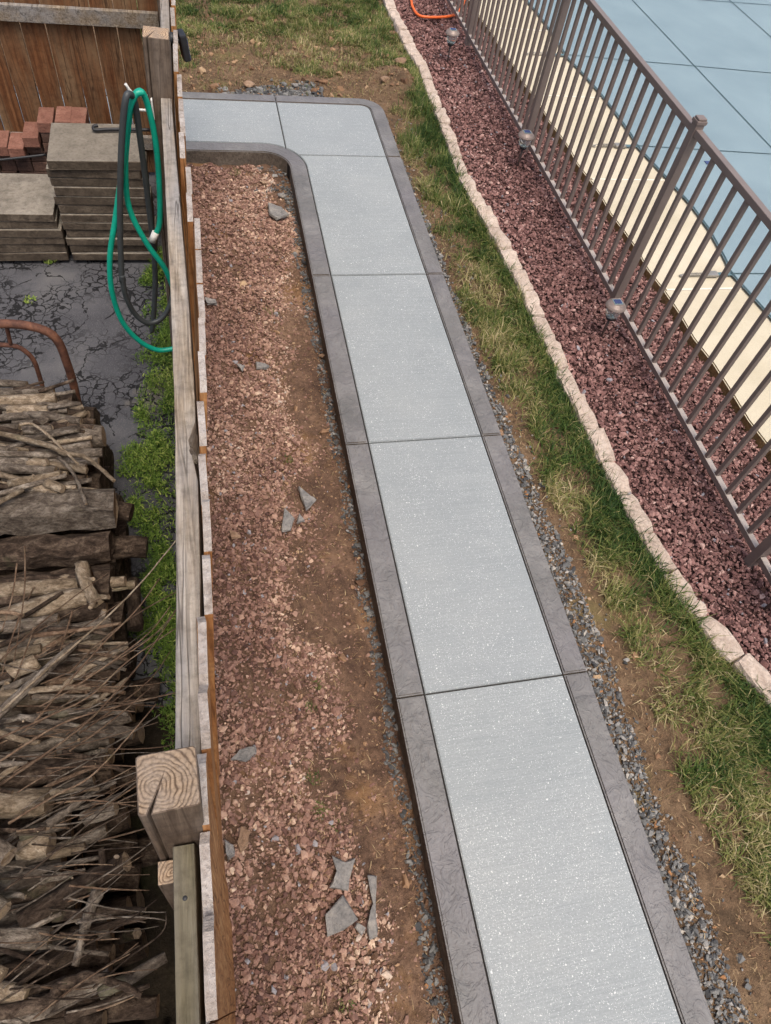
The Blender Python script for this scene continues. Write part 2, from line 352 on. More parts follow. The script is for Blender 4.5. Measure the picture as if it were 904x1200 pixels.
def big_mesh(name, V, F, rnd, mats, parent=None, smooth=False):
    """V (n,3), F (m,k) all the same k, rnd per vertex"""
    me = bpy.data.meshes.new(name); n, m, k = len(V), len(F), F.shape[1]
    me.vertices.add(n); me.loops.add(m * k); me.polygons.add(m)
    me.vertices.foreach_set('co', np.ascontiguousarray(V, dtype=np.float32).ravel())
    me.loops.foreach_set('vertex_index', np.ascontiguousarray(F, dtype=np.int32).ravel())
    me.polygons.foreach_set('loop_start', np.arange(0, m * k, k, dtype=np.int32))
    try: me.polygons.foreach_set('loop_total', np.full(m, k, dtype=np.int32))
    except Exception: pass
    if rnd is not None:
        a = me.attributes.new('rnd', 'FLOAT', 'POINT'); a.data.foreach_set('value', np.ascontiguousarray(rnd, dtype=np.float32))
    me.update(calc_edges=True); me.validate()
    me.polygons.foreach_set('use_smooth', np.full(m, smooth, dtype=bool))
    return link(name, me, mats, parent)
def box_bm(bm, x0, x1, y0, y1, z0, z1, bev=0.0):
    r = bmesh.ops.create_cube(bm, size=1)
    for v in r['verts']:
        v.co = Vector(((x0 + x1) / 2 + v.co.x * (x1 - x0), (y0 + y1) / 2 + v.co.y * (y1 - y0), (z0 + z1) / 2 + v.co.z * (z1 - z0)))
    if bev:
        es = list({e for v in r['verts'] for e in v.link_edges})
        bmesh.ops.bevel(bm, geom=es, offset=bev, segments=2, affect='EDGES', profile=0.6)
def offset_poly(P, d):
    n = len(P); out = []
    A = sum(P[i][0] * P[(i + 1) % n][1] - P[(i + 1) % n][0] * P[i][1] for i in range(n)); sgn = 1 if A > 0 else -1
    for i in range(n):
        p0, p1, p2 = Vector(P[i - 1]), Vector(P[i]), Vector(P[(i + 1) % n])
        a = (p1 - p0).normalized(); b = (p2 - p1).normalized()
        na = Vector((-a.y, a.x)) * sgn; nb = Vector((-b.y, b.x)) * sgn
        k = na + nb; k = k / max(0.3, 1 + na.dot(nb)); q = p1 + k * d; out.append((q.x, q.y))
    return out
def prism(name, P, z0, z1, mats, parent=None, bev=0.004, inset=0.0, sidemat=None, wob=0.0):
    if inset: P = offset_poly(P, inset)
    bm = bmesh.new(); vs_ = [bm.verts.new((x, y, z0)) for x, y in P]; f = bm.faces.new(vs_)
    bmesh.ops.recalc_face_normals(bm, faces=[f])
    if f.normal.z > 0: f.normal_flip()
    r = bmesh.ops.extrude_face_region(bm, geom=[f]); top = [v for v in r['geom'] if isinstance(v, bmesh.types.BMVert)]
    for v in top: v.co.z = z1
    bmesh.ops.recalc_face_normals(bm, faces=bm.faces[:])
    if bev:
        es = [e for e in bm.edges if all(abs(v.co.z - z1) < 1e-6 for v in e.verts)]
        bmesh.ops.bevel(bm, geom=es, offset=bev, segments=2, affect='EDGES')
    if sidemat is not None:
        for fc in bm.faces:
            if abs(fc.normal.z) < 0.3: fc.material_index = sidemat
    return from_bm(name, bm, mats, parent)
def tube(bm, pts, radii, seg=10, caps=True, capmat=0, wob=0.0, rnd=None, flat=1.0):
    pts = [Vector(p) for p in pts]; n = len(pts)
    if not hasattr(radii, '__len__'): radii = [radii] * n
    T = [(pts[min(i + 1, n - 1)] - pts[max(i - 1, 0)]).normalized() for i in range(n)]
    up = Vector((0, 0, 1)) if abs(T[0].z) < 0.9 else Vector((1, 0, 0))
    u = (up - T[0] * up.dot(T[0])).normalized(); rings = []
    R_ = rnd or random
    ph = [R_.uniform(1 - wob, 1 + wob) for _ in range(seg)]
    for i in range(n):
        u = (u - T[i] * u.dot(T[i])).normalized(); w = T[i].cross(u)
        ring = []
        for k in range(seg):
            a = 2 * math.pi * k / seg; rr = radii[i] * ph[k] * (1 + (R_.uniform(-wob, wob) * 0.5 if wob else 0))
            ring.append(bm.verts.new(pts[i] + (u * math.cos(a) * flat + w * math.sin(a)) * rr))
        rings.append(ring)
    for i in range(n - 1):
        for k in range(seg):
            f = bm.faces.new((rings[i][k], rings[i][(k + 1) % seg], rings[i + 1][(k + 1) % seg], rings[i + 1][k])); f.smooth = True
    if caps:
        a = bm.faces.new(list(reversed(rings[0]))); b = bm.faces.new(rings[-1]); a.material_index = capmat; b.material_index = capmat
    return rings
def smooth_path(P, k=6):
    P = [Vector(p) for p in P]; out = []
    for i in range(len(P) - 1):
        p0 = P[max(i - 1, 0)]; p1 = P[i]; p2 = P[i + 1]; p3 = P[min(i + 2, len(P) - 1)]
        for j in range(k):
            t = j / k
            out.append(0.5 * ((2 * p1) + (p2 - p0) * t + (2 * p0 - 5 * p1 + 4 * p2 - p3) * t * t + (3 * p1 - p0 - 3 * p2 + p3) * t ** 3))
    out.append(P[-1]); return out
def vnoise(x, y, sc, seed=0):
    x = np.asarray(x, float) * sc + seed * 17.31; y = np.asarray(y, float) * sc + seed * 9.17
    xi = np.floor(x).astype(np.int64); yi = np.floor(y).astype(np.int64); fx = x - xi; fy = y - yi
    fx = fx * fx * (3 - 2 * fx); fy = fy * fy * (3 - 2 * fy)
    def h(a, b):
        n = (a * 374761393 + b * 668265263 + seed * 1442695041) & 0x7fffffff
        n = ((n ^ (n >> 13)) * 1274126177) & 0x7fffffff
        return ((n ^ (n >> 16)) & 0xffff) / 65535.0
    return (h(xi, yi) * (1 - fx) + h(xi + 1, yi) * fx) * (1 - fy) + (h(xi, yi + 1) * (1 - fx) + h(xi + 1, yi + 1) * fx) * fy
def fbm(x, y, sc, seed=0, o=4):
    s = 0; a = 0.5
    for i in range(o): s = s + a * vnoise(x, y, sc * 2 ** i, seed + i); a *= 0.5
    return s
def terrain(name, x0, x1, y0, y1, step, zf, mats, parent=None, keep=None):
    xs = np.linspace(x0, x1, max(2, int((x1 - x0) / step) + 1)); ys = np.linspace(y0, y1, max(2, int((y1 - y0) / step) + 1))
    X, Y = np.meshgrid(xs, ys); Z = zf(X, Y); V = np.stack([X.ravel(), Y.ravel(), Z.ravel()], 1)
    nx = len(xs); i = np.arange(len(ys) - 1)[:, None] * nx + np.arange(nx - 1)[None, :]; i = i.ravel()
    F = np.stack([i, i + 1, i + nx + 1, i + nx], 1)
    o = big_mesh(name, V, F, None, mats, parent, True); tag(o, kind='structure'); return o
def rot_mats(n, r, tilt=None):
    q = r.normal(size=(n, 4)); q /= np.linalg.norm(q, axis=1)[:, None]; w, x, y, z = q.T
    return np.stack([np.stack([1 - 2 * (y * y + z * z), 2 * (x * y - z * w), 2 * (x * z + y * w)], 1),
                     np.stack([2 * (x * y + z * w), 1 - 2 * (x * x + z * z), 2 * (y * z - x * w)], 1),
                     np.stack([2 * (x * z - y * w), 2 * (y * z + x * w), 1 - 2 * (x * x + y * y)], 1)], 1)
PROTO = []
for k in range(14):
    bm = bmesh.new(); r_ = random.Random(k)
    for j in range(11):
        v = Vector((r_.gauss(0, 1), r_.gauss(0, 1), r_.gauss(0, 1))).normalized() * r_.uniform(0.8, 1.1)
        bm.verts.new((v.x * 1.12, v.y * 0.9, v.z * 0.62))
    h = bmesh.ops.convex_hull(bm, input=bm.verts[:]); bmesh.ops.delete(bm, geom=[v for v in bm.verts if not v.link_faces], context='VERTS')
    bm.verts.index_update(); PROTO.append((np.array([v.co[:] for v in bm.verts]), np.array([[v.index for v in f.verts] for f in bm.faces]))); bm.free()
def stones(name, P, size, mats, rnd, seed=1, flatten=True):
    """P (n,3) centres, size (n,) radii -> one mesh of separate crushed stones"""
    r = np.random.default_rng(seed); n = len(P); Vs = []; Fs = []; Rs = []; off = 0
    which = r.integers(0, len(PROTO), n); Rm = rot_mats(n, r)
    for k, (pv, pf) in enumerate(PROTO):
        idx = np.where(which == k)[0]
        if not len(idx): continue
        loc = np.einsum('nij,vj->nvi', Rm[idx], pv) * size[idx][:, None, None]
        if flatten: loc[:, :, 2] *= 0.75
        loc += P[idx][:, None, :]
        nv = len(pv); Vs.append(loc.reshape(-1, 3))
        Fs.append((pf[None] + (np.arange(len(idx)) * nv)[:, None, None] + off).reshape(-1, 3)); off += nv * len(idx)
        Rs.append(np.repeat(rnd[idx], nv))
    return big_mesh(name, np.concatenate(Vs), np.concatenate(Fs), np.concatenate(Rs), mats)
def blades(name, P, length, width, bend, rnd, mats, seed=3, lean=None):
    """curved grass blades: 3 segments each"""
    r = np.random.default_rng(seed); n = len(P); a = r.uniform(0, 2 * np.pi, n)
    d = np.stack([np.cos(a), np.sin(a), np.zeros(n)], 1)
    if lean is not None: d = d + lean; d /= np.linalg.norm(d[:, :2], axis=1)[:, None] + 1e-6; d[:, 2] = 0
    s = np.stack([-d[:, 1], d[:, 0], np.zeros(n)], 1); V = np.zeros((n, 5, 3)); up = np.array([0, 0, 1.0])
    for j, t in enumerate((0, 0.55, 1.0)):
        ang = bend * t
        c = P + (d * (length * t * np.sin(ang * 0.75))[:, None] + up * (length * t * np.cos(ang * 0.75))[:, None])
        c[:, 2] = np.maximum(c[:, 2], P[:, 2] + 0.004)
        w = (width * (1, 0.8, 0)[j])[:, None] * 0.5
        if j < 2: V[:, 2 * j] = c - s * w; V[:, 2 * j + 1] = c + s * w
        else: V[:, 4] = c
    base = (np.arange(n) * 5)[:, None, None]
    T = np.array([[0, 1, 3], [0, 3, 2], [2, 3, 4]])[None] + base
    return big_mesh(name, V.reshape(-1, 3), T.reshape(-1, 3), np.repeat(rnd, 5), mats)
def ordinal(i): return ['first', 'second', 'third', 'fourth', 'fifth', 'sixth', 'seventh', 'eighth', 'ninth', 'tenth', 'eleventh', 'twelfth', 'thirteenth', 'fourteenth', 'fifteenth', 'sixteenth', 'seventeenth', 'eighteenth', 'nineteenth', 'twentieth'][i]

# ================================================================== THE SETTING
EDX = np.array([-2.5, -0.6, 0.1, 0.29, 0.42, 0.69, 0.94, 1.18, 1.43, 1.67, 1.93, 2.2, 2.67, 3.21, 3.7, 4.45, 5.4, 6.35, 7.4, 9, 16])
EDV = np.array([1.95, 1.85, 1.72, 1.63, 1.57, 1.47, 1.41, 1.39, 1.375, 1.355, 1.35, 1.335, 1.32, 1.335, 1.315, 1.25, 1.27, 1.3, 1.27, 1.27, 1.27])
def edge_x(y): return np.interp(y, EDX, EDV)
def deck_x(y): return 2.17 + 0.034 * (7.64 - np.asarray(y, float))
def z_bed(x, y):       # soil between the wooden fence and the path
    z = -0.105 + 0.04 * (fbm(x, y, 3.0, 2) - 0.45) + 0.05 * (fbm(x, y, 13, 5) - 0.45) + 0.02 * (fbm(x, y, 38, 6, 2) - 0.38)
    return z - 0.02 * np.clip((x + 0.24) / 0.1, 0, 1)
def z_strip(x, y):     # soil between the path and the stone edging
    z = -0.045 + 0.03 * (fbm(x, y, 3.2, 8) - 0.45) + 0.022 * (fbm(x, y, 13, 9) - 0.45)
    z = z - 0.018 * np.clip((0.9 - x) / 0.1, 0, 1)
    m = np.exp(-(((x - 1.02) / 0.20) ** 2 + ((y - 6.15) / 0.35) ** 2))           # the little heap of clay at the corner
    return z + m * 0.10 * (0.6 + 0.8 * fbm(x, y, 9, 4))
def z_red(x, y): return -0.028 + 0.025 * (fbm(x, y, 4, 12) - 0.45)
tag(terrain('ground', -40, 40, -40, 60, 2.0, lambda x, y: -0.20 + 0 * x, 'ground'), kind='structure')
terrain('planting_bed', -0.985, -0.12, -2.6, 4.90, 0.018, z_bed, 'bed')
def z_lawn(x, y): return np.where(y < 5.76, np.where(x < 0.72, -0.16, z_strip(x, y)), z_strip(x, y))
terrain('lawn', 0.70, 1.95, -2.6, 5.80, 0.02, lambda x, y: z_strip(x, y) - 0.06 * np.clip((x - edge_x(y)) / 0.04, 0, 1), 'strip')
terrain('far_lawn', -3.2, 1.95, 5.80, 12.0, 0.03, lambda x, y: z_strip(x, y) - 0.06 * np.clip((x - edge_x(y)) / 0.04, 0, 1), 'strip')
terrain('gravel_bed', 1.20, 2.50, -2.6, 12.0, 0.03, lambda x, y: z_red(x, y) - 0.012 - 0.05 * np.clip((edge_x(y) - 0.01 - x) / 0.03, 0, 1), 'gravelbed')
terrain('asphalt_yard', -4.5, -0.93, -2.6, 4.95, 0.05, lambda x, y: -0.13 + 0.012 * (fbm(x, y, 1.5, 20) - 0.45), 'asphalt')

terrain('yard_soil', -2.6, -0.955, -2.6, 0.78, 0.03, lambda x, y: -0.112 + 0.03 * (fbm(x, y, 6, 21) - 0.45) - 0.05 * np.clip((y - 0.55) / 0.2, 0, 1), 'shadesoil')

# ---- the concrete path: slabs and stamped border, joints recessed
path = tag(empty('path'), kind='structure')
JY = [-2.42, -0.97, 0.476, 1.918, 3.376, 4.860]
G = 0.0045
def arc(cx, cy, r, a0, a1, n=10): return [(cx + r * math.cos(math.radians(a0 + (a1 - a0) * i / n)), cy + r * math.sin(math.radians(a0 + (a1 - a0) * i / n))) for i in range(n + 1)]
IC = (-0.33, 4.69)                                             # inner bend
OC = (0.575, 5.595)                                            # outer bend
def slab(P): return prism('slab', P, -0.14, 0.0, 'slab', path, 0.004, G)
def border(P): return prism('border_strip', P, -0.15, 0.002, ['band', 'bandside'], path, 0.007, G * 0.8, 1)
for i in range(4): slab([(0, JY[i]), (0.66, JY[i]), (0.66, JY[i + 1]), (0, JY[i + 1])])
aA = math.degrees(math.asin((4.86 - IC[1]) / 0.33)); aE = math.degrees(math.acos((-0.132 - IC[0]) / 0.33))
slab([(0, JY[4]), (0.66, JY[4]), (0.66, 4.86)] + list(reversed(arc(*IC, 0.33, 0, aA, 6))))
slab([(0.66, 4.86)] + arc(*OC, 0.085, 0, 90, 8) + [(-0.137, 5.68)] + list(reversed(arc(*IC, 0.33, aA, aE, 5))))
slab([(-0.137, 5.68), (-2.4, 5.68), (-2.4, 5.02)] + list(reversed(arc(*IC, 0.33, aE, 90, 6))))
for i in range(4):
    border([(-0.129, JY[i]), (0, JY[i]), (0, JY[i + 1]), (-0.129, JY[i + 1])])
    border([(0.66, JY[i]), (0.783, JY[i]), (0.783, JY[i + 1]), (0.66, JY[i + 1])])
border([(-0.129, JY[4]), (0, JY[4])] + arc(*IC, 0.33, 0, 90, 14) + [(-2.4, 5.02), (-2.4, 4.89)] + list(reversed(arc(IC[0], IC[1], 0.2, 0, 90, 12))))
border([(0.66, JY[4]), (0.783, JY[4]), (0.783, 4.86), (0.66, 4.86)])
border([(0.66, 4.86), (0.783, 4.86)] + arc(*OC, 0.207, 0, 90, 10) + [(-0.14, 5.802), (-0.137, 5.68)] + list(reversed(arc(*OC, 0.085, 0, 90, 8))))
border([(-0.137, 5.68), (-0.14, 5.802), (-2.4, 5.802), (-2.4, 5.68)])
prism('joint_filler', [(-0.10, -2.42), (0.76, -2.42), (0.76, 5.5), (0.6, 5.78), (-2.38, 5.78), (-2.38, 4.93), (-0.36, 4.93), (-0.16, 4.84), (-0.10, 4.6)], -0.19, -0.016, 'joint', path, 0)

# ---- pool deck and pool
deck = tag(empty('pool_deck'), kind='structure')
CY = np.array([-6, 0, 2.0, 2.72, 2.91, 3.09, 3.25, 3.39, 3.79, 4.11, 4.5, 4.84, 4.98, 5.15, 5.58, 5.92, 6.22, 6.68, 7.15, 7.66, 8.03, 8.5, 9.4, 14])
CX = np.array([3.3, 3.12, 3.04, 3.0, 2.98, 2.955, 2.93, 2.965, 3.015, 3.015, 2.97, 2.925, 2.905, 2.925, 2.93, 2.915, 2.89, 2.83, 2.855, 2.85, 2.82, 2.79, 2.83, 2.8])
def cover_x(y): return float(np.interp(y, CY, CX))
DJ = [-6.0, -1.4, 0.1, 1.62, 3.10, 4.50, 5.885, 7.30, 8.7, 10.2, 14.0]
for i in range(len(DJ) - 1):
    y0, y1 = DJ[i], DJ[i + 1]; ys = [y0 + (y1 - y0) * k / 6 for k in range(7)]
    P = [(float(deck_x(y)) + 0.012 * math.sin(y * 9), y) for y in ys] + [(cover_x(y) + 0.35, y) for y in reversed(ys)]
    prism('deck_slab', P, -0.15, 0.045, ['deck', 'deckside'], deck, 0.008, 0.0025, 1)
for yj in DJ[1:-1]: prism('joint_filler', [(float(deck_x(yj)) + 0.03, yj - 0.008), (cover_x(yj) + 0.3, yj - 0.008), (cover_x(yj) + 0.3, yj + 0.008), (float(deck_x(yj)) + 0.03, yj + 0.008)], 0.03, 0.0475, 'deckgap', deck, 0)
prism('pool_floor', [(3.0, -8), (14, -8), (14, 18), (3.0, 18)], -0.25, -0.19, 'deckside', deck, 0)
# cover: one sagging sheet with a scalloped edge
ys = np.linspace(-6, 14, 240); U = np.linspace(0, 1, 60) ** 1.2
X = np.array([[cover_x(y) + (11.0 - cover_x(y)) * u for u in U] for y in ys]); Y = np.repeat(ys[:, None], 60, 1)
Z = 0.062 - 0.05 * np.clip((X - np.array([[cover_x(y)] for y in ys])) / 2.5, 0, 1) + 0.006 * fbm(X, Y, 1.2, 3)
nV = X.size; i = (np.arange(239)[:, None] * 60 + np.arange(59)[None]).ravel()
V = np.stack([X.ravel(), Y.ravel(), Z.ravel()], 1)
cov = empty('pool_cover', (6, 4, 0)); tag(cov, 'pale blue pool safety cover stretched over the pool behind the metal fence', 'pool cover')
sheet = big_mesh('cover_sheet', V, np.stack([i, i + 1, i + 61, i + 60], 1), None, 'cover', None, True)
sheet.parent = cov; sheet.matrix_parent_inverse = Matrix.Translation((-6, -4, 0))
def cz(x, y): return 0.062 - 0.05 * min(1, max(0, (x - cover_x(y)) / 2.5)) + 0.006 * float(fbm(np.array([x]), np.array([y]), 1.2, 3)[0])
def webbing(path_xy, w, name='webbing', z=0.004, mat='coverdark'):
    bm = bmesh.new(); last = None; n = len(path_xy)
    for k, (x, y) in enumerate(path_xy):
        x2, y2 = path_xy[min(k + 1, n - 1)]; x1, y1 = path_xy[max(k - 1, 0)]
        d = Vector((x2 - x1, y2 - y1)).normalized(); nn = Vector((-d.y, d.x)) * w / 2; zz = cz(x, y) + z
        cur = [bm.verts.new((x + nn.x, y + nn.y, zz)), bm.verts.new((x - nn.x, y - nn.y, zz))]
        if last: bm.faces.new((last[0], last[1], cur[1], cur[0]))
        last = cur
    r = bmesh.ops.solidify(bm, geom=bm.faces[:], thickness=0.002)
    o = from_bm(name, bm, mat, cov); o.matrix_parent_inverse = Matrix.Translation((-6, -4, 0)); return o
SEAMY = [(1.5, 1.5), (3.24, 3.24), (5.0, 4.92), (6.71, 6.64), (8.5, 8.55), (10.3, 10.3)]
for ya, yb in SEAMY:
    x0 = cover_x(ya); webbing([(x0 + (10.8 - x0) * k / 30, ya + (yb - ya) * k / 12 if k < 12 else yb) for k in range(31)], 0.012)
for xa in (4.33, 5.8, 7.3, 8.8):
    webbing([(xa - 0.02 * (y - 5.2) + (0.0), y) for y in np.linspace(-5.8, 13.8, 60)], 0.012)
webbing([(cover_x(y) + 0.012, y) for y in np.linspace(-5.9, 13.9, 260)], 0.013, 'hem')
p = at(832, 190, 0.06)
bm = bmesh.new(); box_bm(bm, -0.04, 0.04, -0.025, 0.025, 0, 0.003); o = from_bm('cover_tag', bm, 'panel', cov, loc=(p.x - 6, p.y - 4, cz(p.x, p.y) + 0.003))
# spring straps that tie the cover to the deck
def strap(x1, y, label):
    t = tag(empty('cover_strap', (x1, y, 0.045)), label, 'strap', 'straps tying the pool cover to the deck')
    bm = bmesh.new(); box_bm(bm, -0.18, 0.03, -0.018, 0.018, 0.018, 0.021); from_bm('webbing', bm, 'coverdark', t)
    bm = bmesh.new(); P = []
    for k in range(85):
        a = k * 2 * math.pi / 7; P.append((-0.17 - 0.17 * k / 84, 0.013 * math.cos(a), 0.017 + 0.013 * math.sin(a)))
    tube(bm, P, 0.0032, 5); from_bm('spring', bm, 'steel', t)
    bm = bmesh.new(); box_bm(bm, -0.21, -0.11, -0.028, 0.028, 0.012, 0.030, 0.005); from_bm('buckle', bm, 'steel', t)
    bm = bmesh.new(); tube(bm, smooth_path([(-0.34, 0, 0.018), (-0.37, 0.014, 0.016), (-0.40, 0, 0.014), (-0.37, -0.014, 0.016), (-0.34, 0, 0.018)], 4), 0.003, 6); from_bm('ring', bm, 'steel', t)
    bm = bmesh.new(); r = bmesh.ops.create_cone(bm, cap_ends=True, segments=14, radius1=0.016, radius2=0.013, depth=0.014)
    for v in r['verts']: v.co += Vector((-0.40, 0, 0.007))
    from_bm('anchor_peg', bm, 'steel', t)
    return t
strap(2.83, 6.71, 'farthest strap with spring and buckle on the cream deck, beside the pool cover')
strap(2.91, 5.0, 'middle strap with spring and buckle on the cream deck, beside the pool cover')
strap(2.93, 3.24, 'nearest strap with spring and buckle on the cream deck, beside the pool cover')

# ================================================================== STONE EDGING
edg = tag(empty('stone_edging', (1.3, 3.5, 0)), 'row of tumbled pinkish limestone blocks edging the maroon gravel bed', 'edging')
y = -1.2; k = 0; r_ = random.Random(5)
bedges = [0.16]
yy = -1.3
while yy < 10.5:
    L = r_.uniform(0.225, 0.275); y0, y1 = yy, yy + L - 0.020; ym = (y0 + y1) / 2
    xm = float(edge_x(ym)); th = math.atan2(float(edge_x(y1) - edge_x(y0)), L); Lt = L / math.cos(th) - 0.004; w = r_.uniform(0.100, 0.118)
    bm = bmesh.new(); box_bm(bm, -w / 2, w / 2, -Lt / 2, Lt / 2, -0.10, r_.uniform(0.008, 0.024))
    bmesh.ops.subdivide_edges(bm, edges=bm.edges[:], cuts=4, use_grid_fill=True); sd = r_.uniform(0, 50); zt_ = max(v.co.z for v in bm.verts)
    for v in bm.verts:
        q = v.co.copy(); ex = abs(q.x) > w / 2 - 1e-5; ey = abs(q.y) > Lt / 2 - 1e-5; ez = q.z > zt_ - 1e-5; ns = ex + ey + ez
        if ns >= 2:
            d = (0.0055 if ns == 2 else 0.010) * r_.uniform(.4, 1.6)
            if ex: q.x -= math.copysign(d, q.x)
            if ey: q.y -= math.copysign(d, q.y)
            if ez: q.z -= d * .8
        g = 0.011 * (float(vnoise(np.array([q.x * 18 + sd]), np.array([q.y * 18 + q.z * 11]), 1.0, 3)[0]) - .5)
        v.co = q + Vector((g if ex else 0, g if ey else 0, g if ez else 0)) + Vector((r_.uniform(-1, 1), r_.uniform(-1, 1), r_.uniform(-1, 1))) * 0.0016
    o = from_bm('stone', bm, 'stone', edg, False, loc=(xm - 1.3 + r_.uniform(-0.006, 0.006), ym - 3.5, r_.uniform(-0.012, 0.010)), rot=(r_.uniform(-.05, .05), r_.uniform(-.08, .08), -th + r_.uniform(-.05, .05)))
    yy += L

# ================================================================== POOL FENCE (taupe metal)
pf = tag(empty('metal_fence', (1.9, 3, 0)), 'taupe metal picket fence between the maroon gravel and the pool deck', 'fence')
FY = [-1.12, 0.94, 3.0, 5.06, 7.02, 9.08, 11.1]
def fx(y): return 1.905 + 0.0 * y
def add_pf(name, bm, mats, x, y, z): return from_bm(name, bm, mats, pf, loc=(x - 1.9, y - 3, z))
bm = bmesh.new(); box_bm(bm, -0.026, 0.026, -0.026, 0.026, -0.08, 1.235, 0.003); post0 = add_pf('post', bm, 'taupe', fx(FY[0]), FY[0], 0)
bm = bmesh.new(); box_bm(bm, -0.031, 0.031, -0.031, 0.031, 1.236, 1.256, 0.003); box_bm(bm, -0.026, 0.026, -0.026, 0.026, 1.2565, 1.268, 0.006)
cap0 = from_bm('post_cap', bm, 'taupe', post0)
bm = bmesh.new(); box_bm(bm, -0.0125, 0.0125, -0.0125, 0.0125, 0.085, 1.178, 0.002); pk0 = add_pf('picket', bm, 'taupe', fx(0), FY[0] + 0.1285, 0)
first = True
for s_ in range(len(FY)):
    if s_ > 0: pp = copy(post0, pf, (fx(FY[s_]) - 1.9, FY[s_] - 3, 0)); copy(cap0, pp)
    if s_ == len(FY) - 1: break
    a, b = FY[s_] + 0.0275, FY[s_ + 1] - 0.0275
    bm = bmesh.new(); box_bm(bm, -0.02, 0.02, a - 3, b - 3, 1.178, 1.215, 0.004); add_pf('top_rail', bm, 'taupe', fx(0), 3, 0)
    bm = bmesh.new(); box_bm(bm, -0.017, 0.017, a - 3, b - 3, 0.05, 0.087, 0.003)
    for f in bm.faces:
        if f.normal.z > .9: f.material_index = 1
    add_pf('bottom_rail', bm, ['taupe', 'paletop'], fx(0), 3, 0)
    n = 15; sp = (FY[s_ + 1] - FY[s_]) / (n + 1)
    for k in range(n):
        if first: first = False; continue
        copy(pk0, pf, (fx(0) - 1.9, FY[s_] + sp * (k + 1) - 3, 0))

# ================================================================== WOODEN FENCE (near, left)
wf = tag(empty('wooden_fence', (-0.85, 1, 0)), 'weathered wooden picket fence running beside the gravel bed, seen from above', 'fence')
WO = Vector((-0.85, 1, 0)); LEAN = 0.055
def wpart(name, bm, mats, parent=wf, smooth=False, loc=(0, 0, 0), rot=None):
    return from_bm(name, bm, mats, parent, smooth, loc=Vector(loc) - WO, rot=rot)
def post_bm(zt, notch, h=0.0445, pith=(-0.012, -0.004)):
    """post with a drying crack running from a corner to the pith"""
    P = [(-h + 0.004, -h), (-h + 0.012, -h), (pith[0] - 0.001, pith[1] - 0.003), (-h + 0.018, -h), (h - 0.004, -h), (h, -h + 0.004), (h, h - 0.004), (h - 0.004, h), (-h + 0.004, h), (-h, h - 0.004), (-h, -h + 0.004)]
    bm = bmesh.new(); f = bm.faces.new([bm.verts.new((x, y, -0.3)) for x, y in P]); f.normal_flip()
    cur = f
    for z in np.linspace(0.0, zt, 8):
        r = bmesh.ops.extrude_face_region(bm, geom=[cur]); vv = [g for g in r['geom'] if isinstance(g, bmesh.types.BMVert)]
        nf = [g for g in r['geom'] if isinstance(g, bmesh.types.BMFace)][0]
        if cur is not f: bmesh.ops.delete(bm, geom=[cur], context='FACES_ONLY')
        for v in vv: v.co.z = z
        cur = nf
    bmesh.ops.recalc_face_normals(bm, faces=bm.faces[:])
    es = [e for e in bm.edges if all(abs(v.co.z - zt) < 1e-6 for v in e.verts)]
    for fc in bm.faces:
        if fc.normal.z > 0.8: fc.material_index = 1
    bmesh.ops.bevel(bm, geom=es, offset=0.0018, segments=1, affect='EDGES')
    return bm
wpart('post', post_bm(1.80, True), ['postwood', 'endA'], loc=(-0.861 - LEAN * 1.8, -0.202, 0), rot=(0, math.atan(LEAN), math.radians(3)))
wpart('post', post_bm(1.80, True), ['postwood', 'endB'], loc=(-0.868 - LEAN * 1.8, 2.335, 0), rot=(0, math.atan(LEAN), math.radians(-1)))
wpart('post', post_bm(1.78, True), ['postwood', 'endB'], loc=(-0.862 - LEAN * 1.8, 4.66, 0), rot=(0, math.atan(LEAN), 0))
bm = bmesh.new(); box_bm(bm, -0.02, 0.02, -0.02, 0.02, -0.2, 1.447, 0.002)
for f in bm.faces:
    if f.normal.z > 0.8: f.material_index = 1
wpart('support_block', bm, ['postwood', 'endB'], loc=(-0.905 - LEAN * 1.447, -0.268, 0), rot=(0, math.atan(LEAN), 0))
def rail_bm(cx, y0, y1, zt, w, h, n=24, seed=1, lean=0.0, knot=None):
    r = random.Random(seed); bm = bmesh.new(); last = None
    for i in range(n + 1):
        y = y0 + (y1 - y0) * i / n; xc, ww = (cx(y), w(y))
        dz = 0.002 * math.sin(y * 3 + seed)
        e = 0.0015
        ring = []
        for (sx, z) in ((-1, zt - h), (1, zt - h), (1, zt - 0.003), (0.93, zt), (-0.93, zt), (-1, zt - 0.003)):
            gx = 0
            if knot and sx > 0.9 and z > zt - 0.03: gx = -knot[1] * math.exp(-((y - knot[0]) / knot[2]) ** 2)
            ring.append(bm.verts.new((xc + sx * ww / 2 + gx + r.uniform(-e, e) * 0.4, y, z + dz + r.uniform(-e, e) * 0.3)))
        if last:
            for k in range(6): f = bm.faces.new((last[k], last[(k + 1) % 6], ring[(k + 1) % 6], ring[k]))
        else: bm.faces.new(list(reversed(ring)))
        last = ring
    bm.faces.new(last); bmesh.ops.recalc_face_normals(bm, faces=bm.faces[:]); return bm
RY = np.array([-0.2, -0.1, 0.3, 0.68, 1.2, 1.7, 2.25, 2.4]); RXC = np.array([-0.852, -0.85, -0.838, -0.833, -0.838, -0.848, -0.860, -0.861]); RW = np.array([0.045, 0.046, 0.05, 0.051, 0.047, 0.042, 0.038, 0.038])
fxr = lambda y: float(np.interp(y, RY, RXC)); fwr = lambda y: float(np.interp(y, RY, RW))
wpart('rail', rail_bm(fxr, -0.156, 2.289, 1.60, fwr, 0.088, 40, 2, knot=(0.62, 0.022, 0.045)), 'greywood', loc=WO * 0 + WO * 0)
rail2 = wpart('rail', rail_bm(lambda y: -0.866, -1.6, -0.2475, 1.555, lambda y: 0.037, 0.088, 20, 3), 'greenwood')
